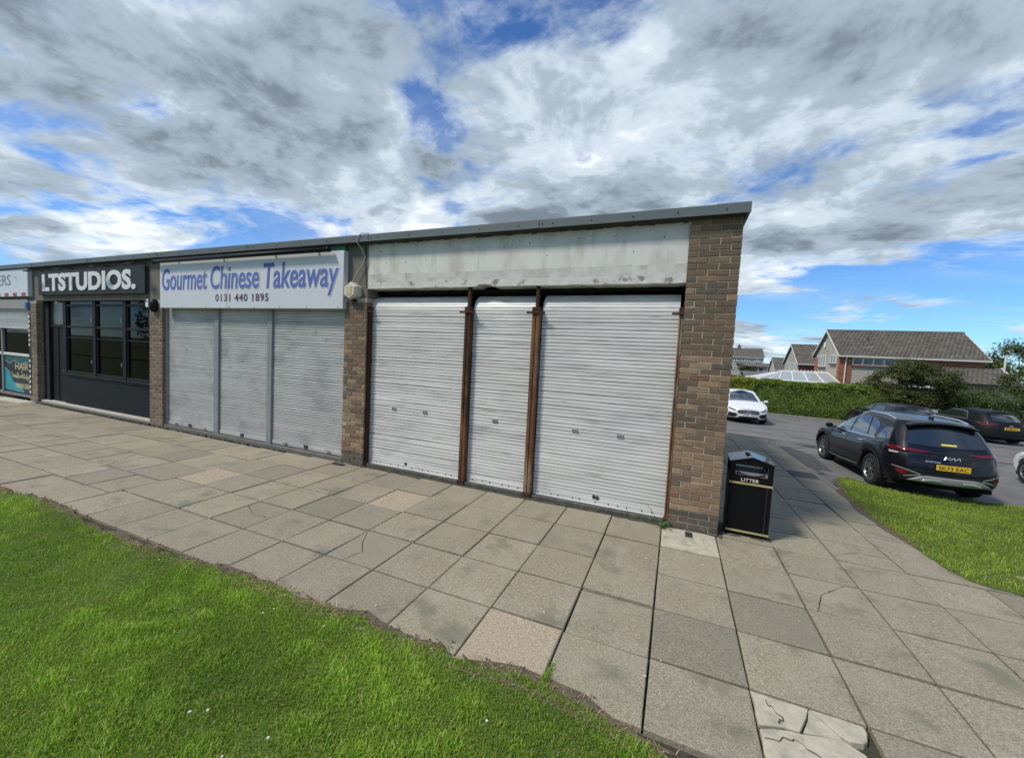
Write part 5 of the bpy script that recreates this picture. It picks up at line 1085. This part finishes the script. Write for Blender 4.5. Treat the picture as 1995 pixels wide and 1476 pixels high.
def house(name, label, X0, X1, Yf, Yb, zg, ze, zr, oh, wall, tile, n, group=None):
    """gabled house, ridge along X, overhang oh"""
    h = thing(name, label, 'house', ((X0+X1)/2, (Yf+Yb)/2, zg), 0, group); ox, oy = (X0+X1)/2, (Yf+Yb)/2; ym = 0
    hx, hy = (X1-X0)/2, (Yb-Yf)/2; e, r = ze-zg, zr-zg; sl = (r-e)/(hy+oh); ew = e+oh*sl
    fix(MB().prism([(-hy, 0), (-hy, ew-.05), (0, r-.12), (hy, ew-.05), (hy, 0)], lambda a, b, d: (d, a, b), -hx, hx).build('wall', wall, h))
    rf = fix(MB().prism([(-hy-oh, e), (0, r), (hy+oh, e), (hy+oh, e-.12), (0, r-.13), (-hy-oh, e-.12)], lambda a, b, d: (d, a, b), -hx-oh*.6, hx+oh*.6).build('roof', tile, h))
    mb = MB(); tiles(mb, -hx-oh*.6, hx+oh*.6, -hy-oh, e, 0, r, n); stuff(mb.build('roof_tiles', tile, rf))
    mb = MB(); x = -hx-oh*.6
    while x < hx+oh*.6: mb.cyl((x, 0, r+.0), (min(x+.43, hx+oh*.6), 0, r+.0), .12, .115, 8); x += .45
    stuff(mb.build('ridge_tiles', tile, rf))
    for s in (-1, 1):
        for q in (-1, 1):
            a = q*(hx+oh*.6); mb = MB(); mb.prism([(s*(hy+oh), e-.16), (0, r-.16), (0, r+.04), (s*(hy+oh), e+.04)], lambda p, z, d: (d, p, z), a-.03*q if q > 0 else a+.0, a+.045*q); fix(mb.build('bargeboard', m_gut, rf))
    MB().box(-hx-oh*.6, hx+oh*.6, -hy-oh-.10, -hy-oh, e-.13, e+.0).build('gutter', m_gut, rf); MB().box(-hx, hx, -hy-oh, -hy, e-.16, e-.12).build('soffit', m_gut, rf)
    return h, ox, oy, zg
# main house, gable to the left
H, ox, oy, zg = house('gabled_house', 'beige roughcast house with long brown tiled roof behind the hedge', 14.45, 25.0, 44.19, 51.85, -1.3, 3.67, 6.43, .42, m_harl, m_tile, 15)
W1 = window(H, 'y', 44.15-oy, 15.45-ox, 18.72-ox, 2.78-zg, 3.50-zg, 4)
window(H, 'x', 14.41-ox, 48.2-oy, 50.4-oy, 2.48-zg, 3.75-zg, 3); window(H, 'x', 14.41-ox, 45.1-oy, 46.6-oy, 2.85-zg, 3.75-zg, 2)
for a, b, z0, z1 in ((14.43, 15.42, -1.3, 3.56), (20.2, 25.02, 3.0, 3.56)):
    mb = MB(); z = z0
    k = 0
    while z < z1-.07:
        x = a-(.11 if k % 2 else 0)
        while x < b:
            p, q = max(a, x), min(b, x+.215)
            if q-p > .03: mb.box(p-ox, q-ox, 44.12-oy, 44.18-oy, z-zg, z+.065-zg)
            x += .225
        z += .075; k += 1
    stuff(mb.build('brick_panel', m_hbrick, H))
MB().box(14.38-ox, 14.445-ox, 44.12-oy, 44.62-oy, 0, 3.5-zg).build('brick_return', m_hbrick, H); MB().box(14.38-ox, 14.445-ox, 50.9-oy, 51.8-oy, 0, 3.5-zg).build('brick_return', m_hbrick, H)
MB().tube([(14.90-ox, 43.70-oy, 3.58-zg), (14.90-ox, 44.04-oy, 3.25-zg), (14.90-ox, 44.04-oy, 0)], .055, 8).build('downpipe', m_gut, H)
MB().box(14.30-ox, 14.42-ox, 48.6-oy, 48.95-oy, 4.6-zg, 5.15-zg, .03).build('alarm_box', m_upvc, H); MB().cyl((17.2-ox, 46.2-oy, 5.25-zg), (17.2-ox, 46.2-oy, 5.65-zg), .06, .06, 8).build('vent_pipe', m_clad, H)
MB().box(16.6-ox, 17.3-ox, 45.0-oy, 45.5-oy, 4.52-zg, 4.62-zg).build('roof_flashing', mat('lead', (.3, .3, .28), .7), H); MB().cyl((14.36-ox, 47.9-oy, 4.3-zg), (14.45-ox, 47.9-oy, 4.3-zg), .12, .12, 10).build('wall_vent', m_harl2, H)
# lower lean-to roof on the right with white verge
pr = [(43.2, 2.02), (46.0, 3.0), (46.0, 2.88), (43.2, 1.9)]
lr = fix(MB().prism(pr, lambda a, b, d: (d-ox, a-oy, b-zg), 19.0, 26.15).build('porch_roof', m_tile, H)); mb = MB(); tiles(mb, 19.0-ox, 26.1-ox, 41.6-oy, 1.55-zg, 44.19-oy, 3.0-zg, 8); stuff(mb.build('roof_tiles', m_tile, lr))
MB().prism([(41.6, 1.5), (44.19, 2.95), (44.19, 3.1), (41.6, 1.65)], lambda a, b, d: (d-ox, a-oy, b-zg), 26.1, 26.2).build('bargeboard', m_gut, lr); MB().box(19.2-ox, 26.0-ox, 41.9-oy, 44.1-oy, 0, 1.6-zg).build('porch_wall', mat('porch_render', (.17, .15, .12), .95, var=.15, scale=3), H)
pl = thing('white_pole', 'slim white pole rising beside the right end of the long roof', 'pole', (26.0, 43.6, -1.3)); MB().cyl((0, 0, 0), (.02, 0, 5.45), .085, .07, 10).build('shaft', m_gut, pl); MB().cyl((.02, 0, 5.45), (.02, 0, 5.50), .085, .085, 10).build('cap', m_gut, pl)
# conservatory with hipped glass roof
cv_ = thing('conservatory', 'white framed conservatory with hipped glazed roof on house gable', 'conservatory', (11.0, 45.2, -1.3))
R0, R1 = Vector((10.2-11, 47-45.2, 3.06)), Vector((14.35-11, 47-45.2, 3.12)); E = [Vector(p) for p in ((7.35-11, 43-45.2, 2.12), (14.35-11, 43-45.2, 2.14), (14.35-11, 51-45.2, 2.14), (7.35-11, 51-45.2, 2.12))]
m_poly = mat('polycarbonate', (.34, .36, .37), .25, var=.12, scale=.8, spec=.6)
def bar(mb, a, b, r=.05): mb.cyl(a, b, r, r, 6)
fr_ = [E[0]+(E[1]-E[0])*t for t in (0, .13, .26, .44, .62, .81, 1.0)]; rg = [R0, R0, R0, R0+(R1-R0)*.22, R0+(R1-R0)*.48, R0+(R1-R0)*.74, R1]
for i in range(6): MB().quad(fr_[i], fr_[i+1], rg[i+1], rg[i]).build('roof_pane', m_poly, cv_)
lf = [E[0]+(E[3]-E[0])*t for t in (0, .33, .66, 1)]
for i in range(3): MB().quad(lf[i], R0, lf[i+1]).build('roof_pane', m_poly, cv_)
MB().quad(E[3], R0, R1, E[2]).build('roof_pane', m_poly, cv_)
for i in range(7): mb = MB(); bar(mb, fr_[i], rg[i]+Vector((0, 0, .02)), .055); mb.build('rafter', m_upvc, cv_)
for p in lf[1:]: mb = MB(); bar(mb, p, R0, .055); mb.build('rafter', m_upvc, cv_)
for a, b in ((R0, R1), (E[0], E[1]), (E[0], E[3]), (E[3], E[2])): mb = MB(); bar(mb, a, b, .09); mb.build('ridge_beam' if a is R0 else 'eaves_beam', m_upvc, cv_)
for i in range(9): p = R0+(R1-R0)*(.28+i*.075); MB().cyl(p, p+Vector((0, 0, .26)), .06, .02, 6).build('cresting', m_upvc, cv_)
MB().box(E[0].x, E[1].x, E[0].y, E[0].y+.1, 0, .7).build('dwarf_wall', m_hbrick, cv_); MB().box(E[0].x, E[0].x+.1, E[0].y, E[3].y, 0, .7).build('dwarf_wall', m_hbrick, cv_)
for i in range(7): q = E[0]+(E[1]-E[0])*i/6; MB().box(q.x-.05, q.x+.05, q.y, q.y+.08, .7, 2.1).build('mullion', m_upvc, cv_)
for i in range(6): q = E[0]+(E[1]-E[0])*i/6; q2 = E[0]+(E[1]-E[0])*(i+1)/6; MB().box(q.x+.06, q2.x-.06, q.y+.02, q.y+.04, .72, 2.05).build('glass_pane', m_hglass, cv_)
# second gabled house
H2, ox, oy, zg = house('gabled_house', 'smaller gabled grey house with ribbed roof left of the main house', 16.1, 27.0, 65.8, 74.2, -1.3, 2.88, 5.87, .42, m_harl2, m_tile, 14)
for a, b in ((70.2, 72.2), (67.2, 68.8)): window(H2, 'x', 16.06-ox, a-oy, b-oy, 1.75-zg, 3.05-zg, 2, False)
MB().box(16.06-ox, 18.6-ox, 65.72-oy, 65.79-oy, 0, 2.7-zg).build('brick_panel', mat('dark_red_brick', (.17, .06, .05), .9, var=.25, scale=9), H2)
H3, ox, oy, zg = house('gabled_house', 'low far house with dull grey gable beside the terrace', 18.3, 26.0, 92.2, 97.8, -1.3, 1.72, 4.21, .4, m_harl2, m_tile2, 9)
for a, b in ((93.3, 94.4), (95.4, 96.4)): window(H3, 'x', 18.26-ox, a-oy, b-oy, .2-zg, 1.5-zg, 1, False)
H4, ox, oy, zg = house('terraced_house', 'far grey terraced house with dark roof just right of brick pier', 6.0, 21.9, 126.2, 134, -1.6, 4.72, 7.3, .4, m_harl2, m_tile2, 9)
for a, b, z0, z1 in ((14.1, 15.9, 3.45, 4.4), (16.7, 18.5, 3.45, 4.4), (19.7, 21.1, 3.45, 4.35), (11.3, 13.0, 3.45, 4.4), (14.0, 15.9, .95, 1.85)): window(H4, 'y', 126.1-ox*0-oy, a-ox, b-ox, z0-zg, z1-zg, 3, False, .12)
mb = MB().box(15.7-ox, 16.5-ox, 129.6-oy, 130.6-oy, 7.2-zg, 8.2-zg); mb.cyl((16.1-ox, 130-oy, 8.2-zg), (16.1-ox, 130-oy, 8.6-zg), .16, .14, 8); mb.build('chimney', mat('chimney', (.2, .12, .1), .9), H4)
fix(MB().prism([(108.5, 2.25), (113, 3.1), (126, 3.1), (126, 2.9), (108.5, 2.1)], lambda a, b, d: (d-ox, a-oy, b-zg), 15.0, 21.8).build('extension_roof', m_tile2, H4)); MB().box(15.6-ox, 21.2-ox, 109-oy, 126-oy, 0, 2.25-zg).build('extension_wall', m_harl2, H4)
window(H4, 'y', 108.95-oy, 16.2-ox, 17.2-ox, .5-zg, 2.0-zg, 1, False, .1); window(H4, 'y', 108.95-oy, 18.0-ox, 19.2-ox, .9-zg, 2.0-zg, 1, False, .1); window(H4, 'y', 108.95-oy, 19.9-ox, 20.7-ox, .9-zg, 2.0-zg, 1, False, .1)
gf = thing('garden_fence', 'dark timber garden fence in front of the far terrace', 'fence', (10, 70, -1.3))
for i in range(26): MB().box(-4+i*.45, -4+i*.45+.42, -.02, .02, 0, 1.85+.0).build('board', mat('dark_fence', (.07, .068, .065), .9, var=.2, rnd=.2), gf)
gs = thing('garden_shed_roof', 'grey sloping shed roof behind the hedge by the terrace', 'shed', (9.4, 58, -1.3)); MB().prism([(-1.6, 1.9), (1.6, 2.75), (1.6, 2.65), (-1.6, 1.8)], lambda a, b, d: (d, a, b), -1.4, 2.6).build('roof', mat('shed_felt', (.12, .125, .13), .8, var=.15), gs); MB().box(-1.2, 2.4, -1.4, 1.5, 0, 1.85).build('wall', MATS['dark_fence'], gs)

# ================================================================ hedge, shrubs, trees
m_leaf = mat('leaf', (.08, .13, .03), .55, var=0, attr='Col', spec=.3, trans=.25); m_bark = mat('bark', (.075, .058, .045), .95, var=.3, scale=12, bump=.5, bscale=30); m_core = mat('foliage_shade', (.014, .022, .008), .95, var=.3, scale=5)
def leaves(name, C, Nn, size, pal, wts, parent, flat=.5):
    """C leaf centres, Nn rough outward normals"""
    n = len(C); nr = Nn+rng.normal(0, flat, (n, 3)); nr /= np.linalg.norm(nr, axis=1)[:, None]+1e-9
    t = np.cross(nr, rng.normal(0, 1, (n, 3))); t /= np.linalg.norm(t, axis=1)[:, None]+1e-9; b = np.cross(nr, t)
    L_ = size*rng.uniform(.6, 1.4, (n, 1)); w_ = L_*rng.uniform(.35, .6, (n, 1))
    V = np.stack([C-t*L_, C+b*w_+nr*L_*.15, C+t*L_, C-b*w_+nr*L_*.15], 1).reshape(-1, 3); F = (np.arange(n)[:, None]*4+np.arange(4)[None])
    pal = np.array(pal); c = pal[rng.choice(len(pal), n, p=np.array(wts)/sum(wts))]*rng.uniform(.7, 1.3, (n, 1))
    o = np_mesh(name, V, F, m_leaf, parent, np.repeat(c, 4, 0)); return o
GREEN = [(.14, .215, .035), (.10, .165, .028), (.21, .29, .05), (.27, .32, .07)]
hz = lambda x: z_plane(x, 22)
def hedge(name, label, x0, x1, y0, y1, zt, n, pal, wts, top=None):
    h = thing(name, label, 'hedge', ((x0+x1)/2, (y0+y1)/2, hz(x0)-.05)); ox, oy, oz = h.location; H_ = zt-oz; lx, ly = (x1-x0)/2, (y1-y0)/2
    nx = max(8, int((x1-x0)/.35)); Nt = lambda x: .04*math.sin(x*1.7)+.03*math.sin(x*4.1+1)+.02*math.sin(x*9)
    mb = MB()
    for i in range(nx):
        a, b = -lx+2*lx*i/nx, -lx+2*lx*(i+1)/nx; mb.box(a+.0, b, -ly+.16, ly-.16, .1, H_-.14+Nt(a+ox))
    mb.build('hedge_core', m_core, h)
    mb = MB()
    for i in range(int((x1-x0)/.4)): xx = -lx+.2+i*.4; mb.cyl((xx, 0, 0), (xx+random.gauss(0, .05), random.gauss(0, .1), H_*.6), .025, .012, 5)
    mb.build('stems', m_bark, h)
    f = rng.random(n); nf = int(n*.52); nt = int(n*.36); ns = n-nf-nt; lump = lambda u, v: .035*np.sin(u*2.9+2*np.sin(v*2.1))+.03*np.sin(u*7.1+v*5)
    xf_ = rng.uniform(-lx, lx, nf); zf = rng.uniform(.02, 1, nf)**.85*H_; dz = np.array([Nt(v+ox) for v in xf_]); yf = -ly+.05-lump(xf_, zf)-.10*np.clip(1-zf/.5, 0, 1)*-1+rng.exponential(.06, nf); A = np.c_[xf_, yf, zf+dz*(zf/H_)]; nA = np.tile([0, -1, .35], (nf, 1))
    xt = rng.uniform(-lx, lx, nt); yt = rng.uniform(-ly, ly, nt); zt_ = H_+np.array([Nt(v+ox) for v in xt])-.18*np.abs(yt/ly)**4+lump(xt, yt)*.7-rng.exponential(.05, nt)+.02; B = np.c_[xt, yt, zt_]; nB = np.tile([0, -.1, 1.], (nt, 1))
    sd_ = rng.choice([-1, 1], ns); ys_ = rng.uniform(-ly, ly, ns); zs_ = rng.uniform(.05, 1, ns)*H_; Cc = np.c_[sd_*(lx+lump(ys_, zs_)), ys_, zs_]; nC = np.c_[sd_, np.zeros(ns), np.full(ns, .3)]
    leaves('foliage', np.concatenate([A, Cc]), np.concatenate([nA, nC]), .048, pal, wts, h, .6); leaves('lit_top_leaves', B, nB, .048, [(min(1, c[0]*1.45), c[1]*1.35, c[2]) for c in pal], wts, h, .6); return h  # top leaves get a paler palette, painting in light from above
hedge('hedge', 'long clipped green hedge along the far side of the road', 3.75, 10.2, 22.25, 23.6, 1.32, 80000, GREEN, [3, 3, 2, .8])
hedge('hedge', 'brighter yellow green hedge end behind the white hatchback', -1.5, 3.9, 22.4, 23.7, 1.40, 22000, [(.22, .27, .03), (.15, .21, .025), (.32, .33, .04)], [3, 2, 2])
def tree(name, label, x, y, zb, blobs, n, size, pal, wts, trunk, group=None, cat='tree', twig=0):
    h = thing(name, label, cat, (x, y, zb), 0, group); mb = MB()
    top = max(b[2] for b in blobs); r0 = trunk
    for b in blobs:
        p0 = Vector((random.gauss(0, r0*.6), random.gauss(0, r0*.6), 0)); p2 = Vector(b[:3]); p1 = p0*.6+p2*.4+Vector((0, 0, -.15*top)); pts = []
        for k in range(7): t = k/6; pts.append((1-t)**2*p0+2*t*(1-t)*p1+t*t*p2)
        for k in range(6): mb.cyl(pts[k], pts[k+1], r0*(1-.13*k)*.6, r0*(1-.13*(k+1))*.6, 7)
        for q in range(4):
            e = Vector(pts[4])+Vector((random.gauss(0, b[3]*.5), random.gauss(0, b[4]*.5), random.gauss(.1, b[5]*.4))); mb.cyl(pts[3], e, r0*.2, r0*.07, 5)
    mb.build('trunk', m_bark, h)
    vol = np.array([b[3]*b[4]*b[5] for b in blobs])**.67; ks = rng.choice(len(blobs), n, p=vol/vol.sum()); Bq = np.array([b[:6] for b in blobs])
    # clumps inside every lobe so that gaps and dark hollows appear
    nc = 26; C = []; NN = []
    for i in range(len(blobs)):
        m = (ks == i).sum(); d = rng.normal(0, 1, (nc, 3)); d /= np.linalg.norm(d, axis=1)[:, None]; rr = rng.uniform(.45, 1.0, (nc, 1))**.6; cen = d*rr
        w_ = rng.integers(0, nc, m); loc = cen[w_]+rng.normal(0, .17, (m, 3)); C.append(loc*Bq[i, 3:6]+Bq[i, :3]); NN.append(cen[w_]*.8+[0, 0, .5])
    leaves('crown', np.concatenate(C), np.concatenate(NN), size, pal, wts, h, .7); return h
DARK = [(.07, .105, .025), (.05, .08, .02), (.11, .145, .035), (.14, .10, .04)]
tree('garden_tree', 'dark bushy small tree with brownish clumps behind the parked cars', 11.3, 22.9, hz(11)-.1, [(-1.6, 0, 2.0, .85, .8, .55), (-.9, .2, 2.6, .9, .8, .6), (-.1, 0, 3.1, 1.0, .9, .65), (.9, .1, 2.8, .95, .9, .65), (1.5, 0, 2.4, .7, .8, .5), (-.6, -.2, 1.7, 1.1, .7, .4), (-1.5, -.1, 1.5, .55, .5, .35), (.2, .3, 1.7, 1.1, .7, .6), (1.1, .4, 1.4, .8, .6, .6)], 32000, .05, DARK, [4, 4, 2, 1.6], .15)
for k, (x, y, s, sz, lab, pal) in enumerate(((13.9, 23.4, 1.0, (1.4, .9, 1.0), 'low green shrub just right of the dark garden tree', [(.06, .10, .025), (.09, .14, .03), (.045, .07, .018)]), (16.0, 24.0, 1.0, (1.7, 1.0, 1.25), 'wide green shrub below the right end of the roof', [(.065, .105, .025), (.10, .14, .04), (.05, .075, .02)]), (18.3, 24.2, 1.0, (1.7, 1.1, 1.5), 'tall green shrub near the right edge behind black car', [(.08, .115, .03), (.12, .15, .045), (.055, .08, .02)]), (15.2, 25.8, 1.0, (1.7, 1.0, 1.1), 'broad dark shrub between the garden tree and lower roof', [(.06, .09, .025), (.09, .125, .035), (.05, .07, .02)]), (9.5, 22.2, 1.0, (.9, .5, .30), 'low ground hugging shrub at the end of the hedge', [(.09, .14, .03), (.06, .10, .02), (.14, .17, .04)]))):
    tree('shrub', lab, x, y, hz(x)-.1, [(0, 0, sz[2]*1.15, sz[0], sz[1], sz[2]), (-sz[0]*.5, -.1, sz[2]*.75, sz[0]*.7, sz[1]*.8, sz[2]*.7), (sz[0]*.5, 0, sz[2]*.9, sz[0]*.7, sz[1]*.8, sz[2]*.75), (0, -.3, sz[2]*.5, sz[0]*1.1, sz[1]*.7, sz[2]*.45)], 16000, .055, pal, [3, 2, 2], .05, 'garden shrubs behind the parking', 'shrub')
tree('garden_tree', 'tall leafy tree at right edge above the black hatchback', 19.5, 26.5, -.95, [(0, 0, 3.6, 1.8, 1.4, 1.0), (-1.5, 0, 2.9, 1.2, 1.1, .8), (1.6, .2, 3.2, 1.6, 1.2, 1.1), (.2, -.3, 2.3, 1.8, 1.0, .8)], 24000, .055, [(.065, .10, .022), (.10, .14, .035), (.05, .075, .018), (.13, .15, .05)], [3, 2, 3, 1], .16)
tree('garden_tree', 'distant dark green tree behind the right end of the long roof', 35.0, 58, -1.3, [(0, 0, 5.4, 3.2, 2.5, 2.0), (-3.3, 0, 4.4, 2.2, 2, 1.5), (3.3, 0, 6.2, 2.8, 2.4, 2.0)], 16000, .12, DARK, [3, 4, 2, .5], .25)
tree('garden_tree', 'small round tree in front of the far terrace', 15.6, 108, -1.5, [(0, 0, 2.6, 1.7, 1.5, 1.2)], 3500, .16, [(.06, .10, .03), (.045, .075, .022)], [1, 1], .15)
# dark wall under the shrubs with a brick gate pier
gw = thing('garden_wall', 'low dark garden wall under the shrubs behind the parked cars', 'wall', (14.5, 22.4, hz(14)-.1))
for r in range(8):
    for i in range(30): MB().box(-3.9+i*.3+(.15 if r % 2 else 0), -3.9+i*.3+.29+(.15 if r % 2 else 0), -.06, .06, .02+r*.10, .02+r*.10+.09, .006).build('brick', mat('wall_block', (.10, .075, .058), .95, var=.3, scale=8, rnd=.3), gw)
MB().box(-3.95, 5.2, -.05, .05, 0, .82).build('wall_core', m_mortar, gw)
gp = thing('gate_pier', 'tan brick garden gate pier under the dark tree', 'pier', (11.95, 22.55, hz(12)-.1)); mb = MB()
for r in range(13):
    for i in range(2): mb = MB().box(-.23+i*.235, -.23+i*.235+.225, -.22, .22, r*.075, r*.075+.065, .004); mb.build('brick', mat('gate_brick', (.25, .15, .095), .9, var=.25, scale=12, rnd=.2), gp)
MB().box(-.22, .225, -.21, .21, 0, 1.2).build('core', m_mortar, gp); MB().box(-.30, .30, -.28, .28, .98+.0, 1.06, .02).build('cap', m_kerb, gp)
wv = thing('garden_shed', 'glimpse of a white edged shed roof between tree and shrubs', 'shed', (13.12, 25.6, -1.0)); MB().box(-.55, .55, -.5, .5, 0, 2.34).build('wall', MATS['dark_fence'], wv); MB().box(-.62, .62, -.6, .6, 2.34, 2.46, .02).build('roof_edge', m_upvc, wv)
# belt of trees across the park behind the viewer, seen only as reflections
tb = stuff(np_mesh('tree_belt', np.zeros((0, 3)), np.zeros((0, 4), int), m_leaf)) if False else None
C = []
for i in range(42):
    cx_, cy_ = -95+i*3.2+rng.normal(0, 1), -44+rng.normal(0, 3); hh = rng.uniform(6, 10); d = rng.normal(0, 1, (420, 3)); d /= np.linalg.norm(d, axis=1)[:, None]; C.append(np.array([cx_, cy_, hh*.55])+d*rng.uniform(.6, 1, (420, 1))*np.array([2.8, 2.5, hh*.5]))
C = np.concatenate(C); stuff(leaves('tree_belt', C, np.tile([0, 1., .4], (len(C), 1)), .42, DARK, [4, 4, 2, 1], None, .6))
